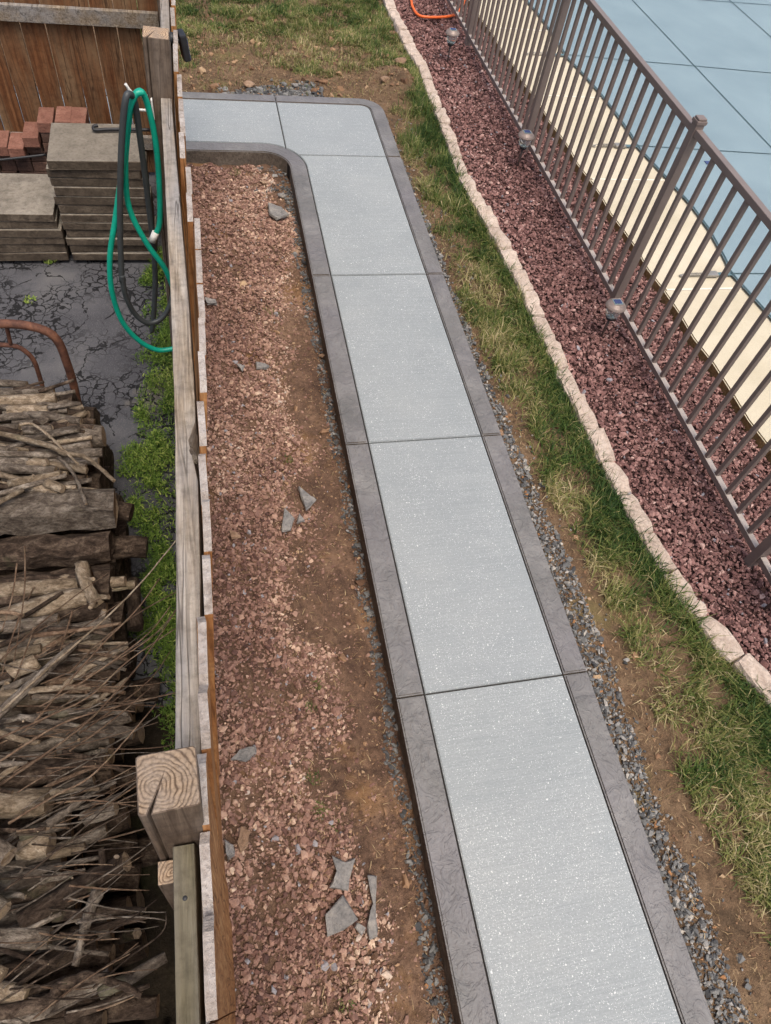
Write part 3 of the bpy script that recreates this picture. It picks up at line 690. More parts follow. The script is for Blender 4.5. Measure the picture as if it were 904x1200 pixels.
bm = bmesh.new(); bmesh.ops.create_uvsphere(bm, u_segments=8, v_segments=5, radius=0.005); o = wpart('nail_head', bm, 'dark', loc=(-0.866, -0.33, 1.556)); o.scale = (1, 1, 0.4)
wpart('rail', rail_bm(lambda y: -0.857, 2.381, 4.614, 1.60, lambda y: 0.038, 0.088, 20, 4), 'greywood')
for zt in (0.95, 0.25):
    wpart('rail', rail_bm(lambda y: -0.858 - LEAN * (1.6 - zt), -0.156, 2.289, zt, lambda y: 0.038, 0.088, 20, 5), 'greywood')
    wpart('rail', rail_bm(lambda y: -0.858 - LEAN * (1.6 - zt), 2.381, 4.614, zt, lambda y: 0.038, 0.088, 20, 6), 'greywood')
    wpart('rail', rail_bm(lambda y: -0.866 - LEAN * (1.6 - zt), -1.6, -0.2475, zt, lambda y: 0.037, 0.088, 20, 7), 'greywood')
p = Vector((-0.822, 0.60, 1.593))
bm = bmesh.new(); bmesh.ops.create_uvsphere(bm, u_segments=14, v_segments=9, radius=0.02)
for v in bm.verts: v.co = Vector((v.co.x * 0.5, v.co.y * 1.7, v.co.z * 0.3))
wpart('knot', bm, 'bark', smooth=True, loc=p, rot=(0, 0, 0.35))
# pickets, tops leaning outwards a little more at the far end
PTY = np.array([-1.6, -0.507, -0.371, -0.241, -0.12, 0.0, 0.154, 0.297, 0.436, 0.587, 0.734, 0.883, 1.029, 1.19, 1.45, 1.562, 1.964, 2.323, 2.7, 3.2, 4.8])
PTX = np.array([-0.833, -0.828, -0.823, -0.819, -0.820, -0.814, -0.806, -0.800, -0.796, -0.796, -0.789, -0.779, -0.776, -0.772, -0.781, -0.790, -0.803, -0.811, -0.818, -0.820, -0.825])
bounds = [-1.55, -1.40, -1.252, -1.104, -0.957, -0.81, -0.66, -0.507, -0.371, -0.241, -0.12, 0.0, 0.154, 0.297, 0.436, 0.587, 0.734, 0.883, 1.029, 1.19]
while bounds[-1] < 4.6: bounds.append(bounds[-1] + 0.1475)
pr = random.Random(3)
for i in range(len(bounds) - 1):
    y0, y1 = bounds[i] + 0.002, bounds[i + 1] - 0.002; ym = (y0 + y1) / 2; xt = float(np.interp(ym, PTY, PTX)) + pr.uniform(-0.006, 0.006)
    xb = float(np.interp(ym, [-0.5, 0.4, 1.0], [-0.893, -0.905, -0.925])) + 0.006 * math.sin(i); zt = 1.66 + pr.uniform(-0.03, 0.02); th = 0.0165; L = y1 - y0
    bm = bmesh.new(); rings = []
    for z in (-0.12, 0.5, 1.1, 1.5, zt - 0.02, zt):
        t = max(0, (z + 0.1) / (zt + 0.1)) ** 1.15; xc = xb + (xt - xb) * t; dy = 0.022 if z == zt else 0
        sk = pr.uniform(-0.002, 0.002)
        rings.append([bm.verts.new((xc - th / 2, -L / 2 + dy, z)), bm.verts.new((xc + th / 2, -L / 2 + dy, z)), bm.verts.new((xc + th / 2 + sk, L / 2 - dy, z)), bm.verts.new((xc - th / 2 + sk, L / 2 - dy, z))])
    for a, b in zip(rings[:-1], rings[1:]):
        for k in range(4): bm.faces.new((a[k], a[(k + 1) % 4], b[(k + 1) % 4], b[k]))
    bm.faces.new(list(reversed(rings[0]))); tf = bm.faces.new(rings[-1]); bmesh.ops.recalc_face_normals(bm, faces=bm.faces[:])
    tf.material_index = 1
    for f in bm.faces:
        if f.calc_center_median().z > zt - 0.021 and abs(f.normal.z) > 0.3: f.material_index = 1
    wpart('picket', bm, ['stain', 'tops'], loc=(0, ym, 0))
# ---- brown back fence behind the pavers
bf = tag(empty('board_fence', (-2, 4.76, 0)), 'brown stained board fence with a grey rail, behind the paver stacks', 'fence')
BO = Vector((-2, 4.76, 0)); x = -0.945; k = 0
while x > -4.3:
    w = pr.uniform(0.134, 0.142); bm = bmesh.new()
    box_bm(bm, -w / 2, w / 2, -0.009, 0.009, -0.11 + pr.uniform(0, .02), 1.80 + pr.uniform(-0.01, 0.01), 0.002)
    from_bm('board', bm, 'brown', bf, loc=Vector((x - w / 2, 4.765, 0)) - BO, rot=(0, pr.uniform(-0.004, 0.004), 0)); x -= w + pr.uniform(0.004, 0.008)
for zt in (0.96, 1.72, 0.18):
    bm = bmesh.new(); box_bm(bm, -4.3, -0.965, -0.019, 0.019, zt - 0.089, zt, 0.003)
    me = from_bm('rail', bm, 'greywood', bf, loc=Vector((0, 4.733, 0)) - BO)
bm = bmesh.new(); box_bm(bm, -0.044, 0.0, -0.03, 0.03, -0.15, 1.75, 0.003); from_bm('post', bm, 'postwood', bf, loc=Vector((-0.915, 4.725, 0)) - BO)

# ---- small black outdoor lamp clamped to the fence
lp = tag(empty('outdoor_lamp', (-0.80, 2.78, 1.45)), 'small black clamp-on lamp fixed to the top of the wooden fence', 'lamp')
bm = bmesh.new(); box_bm(bm, 0.012, 0.040, -0.034, 0.034, 0.075, 0.175, 0.007); from_bm('housing', bm, 'dark', lp, rot=(0, math.radians(-6), math.radians(12)))
bm = bmesh.new(); bmesh.ops.create_uvsphere(bm, u_segments=14, v_segments=9, radius=0.024); from_bm('ball_mount', bm, 'dark', lp, True, loc=(-0.03, 0.0, 0.15))
bm = bmesh.new(); tube(bm, [(-0.03, 0, 0.15), (0.02, 0, 0.14)], 0.010, 10); from_bm('arm', bm, 'dark', lp)
bm = bmesh.new(); box_bm(bm, 0.002, 0.006, -0.026, 0.026, 0.085, 0.165, 0.003); from_bm('lens', bm, 'panel', lp, loc=(0.036, 0.008, -0.003), rot=(0, math.radians(-6), math.radians(12)))

# ================================================================== LEFT YARD
# paver stacks
def paver_stack(x0, x1, y0, y1, ztop, th, n, lab, grp, seed):
    r = random.Random(seed); z = ztop
    for i in range(n):
        bm = bmesh.new(); w = (x1 - x0) * r.uniform(0.985, 1.0); d = (y1 - y0) * r.uniform(0.985, 1.0); t = th * r.uniform(0.9, 1.06)
        box_bm(bm, -w / 2, w / 2, -d / 2, d / 2, 0, t - 0.004, 0.005)
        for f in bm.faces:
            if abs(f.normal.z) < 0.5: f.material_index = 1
        for v in bm.verts: v.co += Vector((r.uniform(-1, 1), r.uniform(-1, 1), r.uniform(-.4, .4))) * 0.0014
        where = 'topmost' if i == 0 else ('lowest' if i == n - 1 else '%s from the top' % ordinal(i))
        o = from_bm('paver', bm, ['paver', 'paverside'], None, loc=((x0 + x1) / 2 + r.uniform(-.012, .012), (y0 + y1) / 2 + r.uniform(-.012, .012), z - t), rot=(0, 0, r.uniform(-.02, .02)))
        tag(o, lab % where, 'paver', grp); z -= t
paver_stack(-1.655, -1.125, 3.70, 4.13, 0.575, 0.0575, 12, 'flat grey concrete paver in the tall stack, %s', 'pavers in the tall stack', 1)
paver_stack(-2.20, -1.675, 3.70, 4.15, 0.235, 0.0575, 6, 'flat grey concrete paver in the low stack, %s', 'pavers in the low stack', 2)
# bricks piled behind the low stack
br = random.Random(8); bw, bh, bl = 0.097, 0.066, 0.20
bm = bmesh.new(); box_bm(bm, -bw / 2 + .002, bw / 2 - .002, -bl / 2, bl / 2, 0, bh - 0.003, 0.004); brick0 = from_bm('brick', bm, 'brick', None)
bx0 = -1.475 - bw / 2; nfirst = True
for c in range(7):
    tall = [9, 9, 9, 8, 7, 7, 6][c]
    for rI in range(tall):
        zz = -0.12 + rI * bh
        if rI < 3: pass
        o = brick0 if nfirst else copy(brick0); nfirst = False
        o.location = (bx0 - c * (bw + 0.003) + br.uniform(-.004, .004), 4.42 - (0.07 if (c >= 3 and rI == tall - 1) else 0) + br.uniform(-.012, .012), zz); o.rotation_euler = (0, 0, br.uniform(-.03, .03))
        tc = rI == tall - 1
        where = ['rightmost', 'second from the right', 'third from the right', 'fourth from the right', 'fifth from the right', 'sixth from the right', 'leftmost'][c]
        tag(o, ('red brick on top of the brick pile, %s column' % where) if tc else ('dark red brick inside the brick pile, %s column, below its top brick' % where), 'brick', 'bricks piled by the board fence, column %d' % (c + 1))
# mesh slot override so lower bricks take the dark brick tone
darker = brick0.data.copy(); darker.materials.clear(); darker.materials.append(MAT['brickd'])
for o in [o for o in col.objects if o.name.startswith('brick') and 'inside' in o.get('label', '')]: o.data = darker
# thin black rod lying over the bricks, and a dark pry hook on the tall stack
bm = bmesh.new(); tube(bm, smooth_path([at(-30, 189, 0.40), at(0, 187, 0.40), at(28, 184, 0.405), at(54, 181, 0.41)], 4), 0.007, 8)
tag(from_bm('rod', bm, 'dark'), 'thin black rod sticking out across the front of the brick pile', 'rod')
bm = bmesh.new(); p0 = at(112, 151, 0.59); p1 = at(176, 152, 0.59)
tube(bm, smooth_path([p0 + Vector((0.015, 0.02, 0.012)), p0 + Vector((-0.01, 0.012, 0.008)), p0 + Vector((0, -0.01, 0)), p0.lerp(p1, .3), p1], 5), [0.011] * 4 + [0.010] * 17, 8)
tag(from_bm('hook_bar', bm, 'dark'), 'black hooked bar lying on top of the tall paver stack', 'bar')
# garden hoses on a hook
hg = tag(empty('hose_hanger', (-0.915, 2.30, 1.55)), 'white wire hose hanger screwed to the far fence post', 'hanger')
for dz, ln in ((0.03, 0.085), (0.0, 0.095)):
    bm = bmesh.new(); tube(bm, smooth_path([(0.004, dz * 1.5, dz), (-ln * 0.7, dz * 1.5, dz + 0.005), (-ln, dz * 1.5, dz + 0.04)], 4), 0.005, 7); from_bm('prong', bm, 'white', hg)
bm = bmesh.new(); box_bm(bm, 0.0, 0.006, -0.03, 0.05, -0.02, 0.05, 0.002); from_bm('plate', bm, 'white', hg)
def onY(x, y, Y):
    d = ROT.T @ np.array([(x - 452) / FPX, (y - 600) / FPX, 1.0]); t = (Y - CAM[1]) / d[1]; return Vector(CAM + t * d)
def hose(segs, mat, label, r=0.0115, name='garden_hose'):
    t = None
    for sI, P in enumerate(segs):
        bm = bmesh.new(); pts = smooth_path([onY(*p) for p in P], 8); tube(bm, pts, r, 12)
        if sI == 0: t = tag(from_bm(name, bm, mat), label, 'hose')
        else: from_bm('coil', bm, mat, t)
    return t
gh = hose([[(181, 276, 2.21), (187, 262, 2.22), (187, 220, 2.23), (183, 170, 2.24), (174, 126, 2.25), (165, 107, 2.24), (155, 118, 2.22), (150, 150, 2.20), (147, 200, 2.18), (152, 245, 2.17), (172, 285, 2.15), (193, 314, 2.14), (204, 340, 2.15)],
      [(168, 108, 2.20), (158, 112, 2.19), (149, 140, 2.18), (143, 200, 2.16), (135, 258, 2.14), (129, 300, 2.12), (131, 340, 2.11), (143, 376, 2.11), (163, 399, 2.12), (185, 410, 2.13), (206, 408, 2.14)]], 'greenhose', 'bright green garden hose hanging in loops from the far fence post')
bm = bmesh.new(); a = onY(181, 276, 2.21); b = onY(187, 262, 2.22); tube(bm, [a - (b - a) * 0.5, a + (b - a) * 0.3], 0.0145, 12); from_bm('coupling', bm, 'white', gh)
bh_ = hose([[(143, 330, 2.10), (141, 280, 2.12), (141, 220, 2.13), (143, 160, 2.14), (147, 118, 2.15), (152, 110, 2.17), (158, 120, 2.20), (164, 160, 2.22), (170, 205, 2.23), (176, 255, 2.24), (180, 290, 2.24), (182, 330, 2.23), (180, 372, 2.22), (178, 388, 2.22)],
      [(143, 322, 2.10), (147, 345, 2.10), (157, 366, 2.11), (172, 378, 2.12), (188, 374, 2.14), (199, 358, 2.16), (204, 335, 2.18)]], 'blackhose', 'charcoal rubber hose hanging in loops beside the bright green hose')

# rusty log rack hoop
rk = tag(empty('log_rack', (-1.75, 2.15, -0.12)), 'rusty steel hoop of a log rack standing behind the cut branches', 'rack'); RO = Vector((-1.75, 2.15, -0.12))
def rackY(P, r, name):
    bm = bmesh.new(); tube(bm, smooth_path([onY(x, y, Y) - RO for x, y, Y in P], 6), r, 12); from_bm(name, bm, 'rust', rk)
rackY([(-60, 384, 2.15), (-20, 380, 2.15), (20, 380, 2.15), (52, 387, 2.15), (68, 400, 2.15), (78, 424, 2.15), (86, 450, 2.15), (95, 490, 2.15), (108, 545, 2.15)], 0.020, 'outer_hoop')
rackY([(-40, 404, 2.17), (0, 404, 2.17), (22, 407, 2.17), (38, 420, 2.17), (46, 440, 2.17), (54, 470, 2.17), (66, 520, 2.17)], 0.011, 'inner_hoop')
rackY([(8, 384, 2.16), (13, 405, 2.17)], 0.009, 'brace')

# ================================================================== WOODPILE
def log(P, r0, r1=None, mat='bark', end='endC', label='', group=None, name='log', seg=9, wob=0.10, bow=0.0, k=5, cat='log', knots=0):
    """a log or branch from real points; its origin at its middle, local X along it"""
    r1 = r1 if r1 is not None else r0 * 0.85; pts = smooth_path([Vector(p) for p in P], k); n = len(pts)
    mid = (pts[0] + pts[-1]) / 2; d = (pts[-1] - pts[0]).normalized(); rz = math.atan2(d.y, d.x)
    inv = Matrix.Rotation(-rz, 4, 'Z'); R_ = random.Random(round(mid.x * 1000 + mid.y * 777 + mid.z * 555))
    loc = []
    for i, p in enumerate(pts):
        q = inv @ (p - mid); t = i / (n - 1); b = bow * math.sin(math.pi * t)
        loc.append(q + Vector((0, b + R_.uniform(-1, 1) * r0 * 0.10, R_.uniform(-1, 1) * r0 * 0.10)))
    rad = [(r0 + (r1 - r0) * i / (n - 1)) * (1 + R_.uniform(-0.07, 0.07)) for i in range(n)]
    bm = bmesh.new(); tube(bm, loc, rad, seg, True, 1, wob, R_)
    for j in range(knots):
        i = R_.randrange(1, n - 1); a = R_.uniform(0, math.pi); dv = Vector((R_.uniform(.3, 1), math.cos(a), math.sin(a))).normalized()
        tube(bm, [loc[i], loc[i] + dv * rad[i] * R_.uniform(1.5, 3.2)], [rad[i] * .5, rad[i] * .3], 6, True, 1)
    o = from_bm(name, bm, [mat, end], None, loc=mid, rot=(0, 0, rz)); return tag(o, label, cat, group)
GS = 'cut branches on top of the split logs'
def stick(px, z, r, mat='bark', label='cut grey-brown branch lying on the split logs in front of the rusty hoop', group=GS, **kw):
    P = [at(x, y, z + (kw.get('dz', 0) * i)) for i, (x, y) in enumerate(px)]; kw.pop('dz', None)
    if px[0][0] <= 2: P[0] = P[0] + (P[0] - P[1]).normalized() * 0.35
    return log(P, r, label=label, group=group, mat=mat, **kw)
Q = lambda *p: [(x / 4.109, 420 + y / 4.109) for x, y in p]
stick(Q((0, 120), (130, 128)), 0.56, 0.022); stick(Q((0, 168), (262, 160)), 0.575, 0.022, 'bark')
stick(Q((0, 212), (270, 188)), 0.60, 0.030, 'bare', label='thick bare pale branch at the far edge of the split-log pile', group=None, knots=2)
stick(Q((40, 252), (236, 250)), 0.60, 0.027, 'bare', label='short peeled tan branch just below the thick bare branch', group=None)
stick(Q((232, 238), (390, 216)), 0.63, 0.009, 'bark'); stick(Q((0, 292), (150, 270), (200, 305), (275, 250)), 0.60, 0.017, 'bark')
stick(Q((0, 340), (96, 332)), 0.59, 0.022); stick(Q((110, 345), (252, 340)), 0.60, 0.02); stick(Q((255, 330), (332, 328)), 0.59, 0.022, 'barkd'); stick(Q((300, 262), (425, 270)), 0.57, 0.022, 'barkd')
stick(Q((330, 335), (452, 340)), 0.58, 0.02, 'barkd'); stick(Q((230, 292), (455, 305)), 0.565, 0.02, 'barkd')
stick(Q((200, 390), (500, 372)), 0.55, 0.052, 'bark', label='stout grey log ending in a dark cut face, right side of the split-log pile', group=None)
stick(Q((0, 410), (210, 400)), 0.565, 0.03, 'bark'); stick(Q((240, 372), (380, 345)), 0.62, 0.010); stick(Q((300, 440), (440, 415)), 0.60, 0.02); stick(Q((340, 465), (492, 452)), 0.585, 0.024, 'bark')
stick(Q((0, 362), (200, 412), (300, 455), (400, 472), (470, 518), (550, 590)), 0.66, 0.012, 'bare', label='long curved pale branch sweeping across the split-log pile to its right corner', group=None, r1=0.008)
stick(Q((95, 322), (160, 318), (255, 390), (375, 510)), 0.665, 0.0065, 'bare', r1=0.005, label='thin whitish twig arching over the curved pale branch', group=None)
stick(Q((285, 478), (352, 552), (416, 702)), 0.65, 0.0085, 'bark', r1=0.006)
for a, b, r in (((0, 458), (290, 470), .015), ((0, 495), (142, 500), .02), ((0, 528), (268, 545), .024), ((0, 560), (120, 590), .014), ((60, 603), (292, 558), .018), ((0, 652), (320, 562), .012), ((0, 690), (112, 632), .012), ((20, 440), (120, 405), .014), ((0, 430), (90, 445), .014), ((130, 510), (230, 500), .02)):
    stick(Q(a, b), 0.60 + random.uniform(0, .04), r, random.choice(['bark', 'bark', 'bare']), knots=random.choice([0, 1]))
stick(Q((222, 600), (304, 632)), 0.62, 0.02, 'bare', label='stubby peeled tan branch end pointing right on the split logs', group=None)
stick(Q((188, 688), (245, 632)), 0.60, 0.008)
rr = random.Random(41)
for k in range(85):
    x0 = rr.uniform(-80, 250); y0 = rr.uniform(150, 630); L = rr.uniform(140, 320); sl = rr.uniform(-.34, .26)
    stick(Q((x0, y0), (min(x0 + L, 300 + .35 * y0), y0 + sl * L)), 0.56 + rr.uniform(0, .045), rr.choice([.005, .007, .009, .011, .013, .016, .019]) * rr.uniform(.9, 1.1), rr.choice(['bark', 'bark', 'barkd', 'bare']))
# split logs under them
def split(xr, Y, z, w, h, mat, label, xl=-2.35, group=None, tilt=0.0, end='barkd'):
    r = random.Random(int(Y * 991 + z * 77)); P = [(-w / 2, -h * .4), (w * .1, -h * .55), (w / 2, -h * .3), (w * .46, h * .25), (w * .1, h * .5), (-w * .42, h * .38)]
    P = [(a + r.uniform(-.008, .008), b + r.uniform(-.008, .008)) for a, b in P]; bm = bmesh.new(); rings = []; L = xr - xl
    for i in range(15):
        x = -L / 2 + L * i / 14; rings.append([bm.verts.new((x + (r.uniform(-.01, .01) if i in (0, 14) else 0), a + r.uniform(-.011, .011), b + r.uniform(-.011, .011))) for a, b in P])
    for a, b in zip(rings[:-1], rings[1:]):
        for k in range(6): bm.faces.new((a[k], b[k], b[(k + 1) % 6], a[(k + 1) % 6]))
    f0 = bm.faces.new(rings[0]); f1 = bm.faces.new(list(reversed(rings[-1]))); f0.material_index = f1.material_index = 1
    bmesh.ops.recalc_face_normals(bm, faces=bm.faces[:])
    return tag(from_bm('split_log', bm, [mat, end], None, loc=((xl + xr) / 2, Y, z), rot=(r.uniform(-.2, .2), 0, tilt)), label, 'log', group)
split(-1.205, 1.235, 0.545, 0.15, 0.12, 'bark', 'grey split log with a pale sawn end, right below the cut branches', end='endC')
split(-1.235, 1.105, 0.455, 0.12, 0.10, 'barkd', 'narrow dark split log between the grey one and the broad barked one')
sl = split(-1.245, 0.975, 0.37, 0.17, 0.12, 'barkd', 'broad split log with a tan scar in its bark, below the narrow dark one')
bm = bmesh.new(); bmesh.ops.create_uvsphere(bm, u_segments=18, v_segments=9, radius=0.075)
for v in bm.verts: v.co = Vector((v.co.x * 1.05, v.co.y * 0.38 * (1 + .25 * math.sin(v.co.x * 60)), v.co.z * 0.14))
from_bm('bark_scar', bm, 'bare', sl, True, loc=(0.37, -0.005, 0.052), rot=(0.1, 0, 0.15))
split(-1.215, 0.865, 0.25, 0.14, 0.13, 'barkd', 'lowest dark split log in front of the broad barked one')
for (Y, z) in ((1.40, 0.45), (1.56, 0.45), (1.72, 0.45), (1.87, 0.43), (1.30, 0.32), (1.46, 0.32), (1.62, 0.32), (1.79, 0.30), (1.93, 0.28), (1.17, 0.30), (1.05, 0.22), (1.15, 0.16), (1.31, 0.18), (1.47, 0.18), (1.63, 0.18), (1.80, 0.16), (1.96, 0.13), (0.98, 0.10), (1.1, 0.03), (1.26, 0.04), (1.42, 0.04), (1.58, 0.04), (1.75, 0.03), (1.91, 0.0), (0.86, 0.10), (0.84, -0.04), (0.99, -0.05), (1.15, -0.07), (1.31, -0.07), (1.47, -0.07), (1.64, -0.07), (1.80, -0.07), (1.97, -0.08)):
    split(-1.25 - .12 * min(1, max(0, (Y - 1.35) / .5)) + rr.uniform(-.05, .03), Y, z, 0.155, 0.13, 'barkd', 'dark split log packed under the cut branches in front of the rusty hoop', group='split logs packed in the rack')
log([(-1.42, 1.30, 0.44), (-1.165, 1.28, 0.42)], 0.048, mat='barkd', end='barkd', label='short dark log end jutting out right of the grey split log')
log([(-1.50, 1.17, 0.36), (-1.115, 1.15, 0.34)], 0.055, mat='barkd', end='dark', label='log with a black charred round end jutting towards the weeds')
log([(-1.175, 0.83, 0.24), (-1.19, 1.06, 0.24)], 0.032, mat='barkd', end='barkd', label='dark timber lying crosswise at the right end of the split logs')
# heaps nearer to the camera
GH = 'cut branches in the near heap'; LH = 'cut branch lying crosswise in the near heap beside the wooden fence'
for li, (z, n, rmin, rmax, xr) in enumerate(((-0.06, 11, .05, .065, -1.12), (0.06, 11, .05, .065, -1.16), (0.18, 12, .045, .06, -1.20), (0.29, 17, .035, .055, -1.22), (0.39, 20, .025, .05, -1.22), (0.47, 24, .018, .042, -1.22))):
    for k in range(n):
        Y = -0.95 + 1.72 * (k + rr.uniform(.2, .8)) / n; r = rr.uniform(rmin, rmax); x1 = xr + rr.uniform(-.16, .09) - 0.05 * (Y < 0.2); a = rr.uniform(-.16, .30) * (0.4 + li * .14)
        L = rr.uniform(.55, .85); zz = z + rr.uniform(-.02, .03)
        P = [(x1 - L, Y - a * L, zz + rr.uniform(-.03, .03)), (x1 - L / 2, Y - a * L * .5 + rr.uniform(-.02, .02), zz), (x1, Y, zz + rr.uniform(-.03, .04))]
        log(P, r, r * rr.uniform(.7, 1), rr.choice((['bark', 'bark', 'barkd', 'bare'] if Y > .25 else ['barkd', 'barkd', 'bark']) if li > 2 else ['barkd']), label=LH, group=GH, knots=rr.choice([0, 0, 1]), bow=rr.uniform(-.02, .02))  # dark bark favoured at the near end, painting shade into the heap
Q2 = lambda *p: [(x / 4.109, 680 + y / 4.109) for x, y in p]
Q3 = lambda *p: [(x / 4.109, 940 + y / 4.109) for x, y in p]
def hl(px, z, r, mat='bark', label=LH, group=GH, **kw): return stick(px, z, r, mat, label, group, **kw)
hl(Q2((0, 55), (380, 28)), 0.42, 0.036, 'bare', 'thick peeled pale log along the top of the near heap', None)
hl(Q2((400, 22), (605, 5)), 0.40, 0.026, 'bare', 'yellowish peeled log end just right of the gnarled chunk', None)
hl(Q2((430, 42), (652, 22)), 0.37, 0.021, 'bare', 'pale squared stick under the yellowish log end', None)
hl(Q2((398, -70), (420, 20), (470, 110)), 0.50, 0.030, 'bare', 'gnarled bleached wood chunk lying across the peeled log', None, r1=0.024, knots=3, wob=.25)
hl(Q2((0, 190), (290, 100), (410, 92)), 0.47, 0.042, 'bare', 'broad weathered split branch below the thick peeled log', None)
hl(Q2((270, 170), (515, 150)), 0.44, 0.036, 'barkd'); hl(Q2((0, 232), (285, 195)), 0.50, 0.028, 'bark', knots=1); hl(Q2((100, 285), (540, 210)), 0.44, 0.028, 'bark'); hl(Q2((0, 340), (330, 262)), 0.49, 0.02, 'bare')
hl(Q2((0, 372), (200, 330)), 0.52, 0.024, 'bare', 'grey bleached branch at the left edge above the long diagonal pole', None)
hl(Q2((60, 440), (180, 390)), 0.54, 0.032, 'bare', 'short fat bleached log end at the left of the near heap', None)
hl(Q2((0, 640), (360, 310)), 0.60, 0.020, 'bark', 'straight diagonal grey pole rising right across the near heap', None, r1=0.015)
hl(Q2((370, 440), (600, 360)), 0.48, 0.034, 'bark'); hl(Q2((300, 390), (520, 345)), 0.50, 0.018, 'barkd'); hl(Q2((330, 470), (570, 455)), 0.46, 0.028, 'barkd'); hl(Q2((150, 540), (520, 505)), 0.49, 0.024, 'twig'); hl(Q2((220, 500), (440, 455)), 0.52, 0.014, 'twig')
hl(Q2((290, 690), (540, 665)), 0.44, 0.044, 'barkd', knots=1); hl(Q2((280, 810), (540, 755)), 0.45, 0.036, 'bark', 'pale-barked round log beside the dark gap in the near heap', None)
hl(Q2((0, 760), (270, 690)), 0.47, 0.05, 'barkd'); hl(Q2((0, 870), (270, 860)), 0.46, 0.03, 'bark'); hl(Q2((0, 930), (330, 905)), 0.47, 0.042, 'barkd'); hl(Q2((250, 1010), (440, 960)), 0.47, 0.036, 'barkd'); hl(Q2((360, 940), (540, 935)), 0.43, 0.03, 'barkd')
hl(Q2((0, 1075), (240, 1065)), 0.55, 0.05, 'bare', 'broken pale log with a splintered end at the left edge', None); hl(Q2((400, 1150), (560, 1095)), 0.5, 0.024, 'bark')
hl(Q3((100, 165), (320, 95)), 0.54, 0.022, 'bark', 'reddish grey stick tilted up right of the pale round cut end', None); hl(Q3((100, 215), (250, 205)), 0.52, 0.042, 'bare', 'short round log with a tan cut end below the reddish stick', None)
hl(Q3((240, 262), (410, 215)), 0.5, 0.016, 'bare'); hl(Q3((0, 400), (300, 320)), 0.51, 0.036, 'bark'); hl(Q3((280, 380), (430, 370)), 0.50, 0.022, 'barkd'); hl(Q3((20, 470), (290, 405)), 0.49, 0.028, 'barkd'); hl(Q3((60, 520), (320, 450)), 0.53, 0.012, 'bark')
hl(Q3((100, 590), (400, 400), (610, 290)), 0.55, 0.034, 'barkd', 'long dark limb slanting up to the right through the near heap', None, knots=2)
hl(Q3((470, 430), (420, 560), (360, 790)), 0.58, 0.020, 'bark', 'forked grey stub pointing towards the bottom of the near heap', None, r1=0.010)
hl(Q3((0, 655), (245, 645)), 0.56, 0.034, 'bark', 'straight grey log with a clean cut, low on the left edge', None)
hl(Q3((0, 1005), (150, 980), (300, 880), (450, 840), (600, 890), (680, 930)), 0.60, 0.022, 'barkd', 'dark arched branch curving over the bottom of the near heap', None, r1=0.008, k=6)
hl(Q3((480, 925), (800, 745)), 0.52, 0.020, 'bark', 'grey stick pointing up right near the bottom of the fence', None); hl(Q3((350, 750), (545, 735)), 0.45, 0.030, 'barkd'); hl(Q3((0, 930), (140, 930)), 0.57, 0.036, 'bare', 'short log with a bright yellow cut end at the bottom left edge', None)
hl(Q3((480, 1000), (760, 985)), 0.42, 0.034, 'barkd')
hl(Q3((-60, 180), (40, 270)), 0.66, 0.032, 'bark', 'round log end with pale rim poking in from the left edge', None); hl(Q3((-80, 470), (20, 530)), 0.66, 0.030, 'bark', 'knobbly log end with a pale cut, halfway down the left edge', None); hl(Q3((-60, 800), (15, 840)), 0.68, 0.022, 'bare', 'smaller pale cut log end, low on the left edge', None)
for k in range(60):
    x0 = rr.uniform(-90, 90); y0 = rr.uniform(720, 1200); L = rr.uniform(50, 120); a = rr.uniform(-.35, .75); x1 = min(x0 + L, 150 if y0 < 1000 else 175)
    hl([(x0, y0), ((x0 + x1) / 2, y0 - (x1 - x0) * a * .5 + rr.uniform(-4, 4)), (x1, y0 - (x1 - x0) * a)], rr.uniform(.50, .60), rr.uniform(.006, .016), rr.choice(['bark', 'bark', 'barkd', 'bare', 'twig'] if y0 < 930 else ['barkd', 'bark', 'bark']), knots=rr.choice([0, 1]), r1=.006)  # dark bark preferred low down, shade put into the colour
# long thin shoots
GT = 'thin shoots trailing over the near heap'; LT = 'thin tan shoot trailing over the near heap of branches'
def twig(px, z0, z1, r=0.0038, mat='twig', label=LT, group=GT):
    n = len(px); P = [at(x, y, z0 + (z1 - z0) * i / (n - 1)) for i, (x, y) in enumerate(px)]
    return log(P, r, r * .45, mat, mat, label, group, 'twig', 5, 0.03, 0.0, 5, 'twig')
twig([(-10, 845), (60, 780), (120, 728), (168, 680), (212, 626)], .60, .85, .0046, 'bare', 'long straight pale shoot reaching from the heap up to the fence rail', None)
twig([(0, 920), (90, 857), (136, 811), (170, 770), (212, 706)], .62, .8, .0046); twig([(39, 848), (80, 800), (122, 753), (160, 715), (187, 678)], .6, .8, .0042); twig([(0, 892), (73, 848), (146, 826), (206, 812)], .6, .7, .0042)
twig([(10, 965), (60, 935), (105, 911), (145, 870), (183, 825)], .62, .75, .0046); twig([(0, 865), (60, 838), (105, 816), (150, 775), (208, 735)], .6, .75, .004); twig([(80, 790), (117, 753), (160, 720), (210, 692)], .6, .75); twig([(66, 941), (110, 938), (160, 945)], .6, .62)
for a in ([(29, 640), (29, 690), (22, 740), (14, 790)], [(20, 660), (14, 700), (2, 740)], [(85, 716), (78, 740), (70, 765)], [(40, 688), (32, 704)], [(24, 720), (10, 760), (2, 792)], [(40, 735), (28, 770), (16, 800)]): twig(a, .62, .56, .0036, 'twig', 'upright reddish shoot at the left edge beside the peeled log', 'reddish shoots at the left edge')
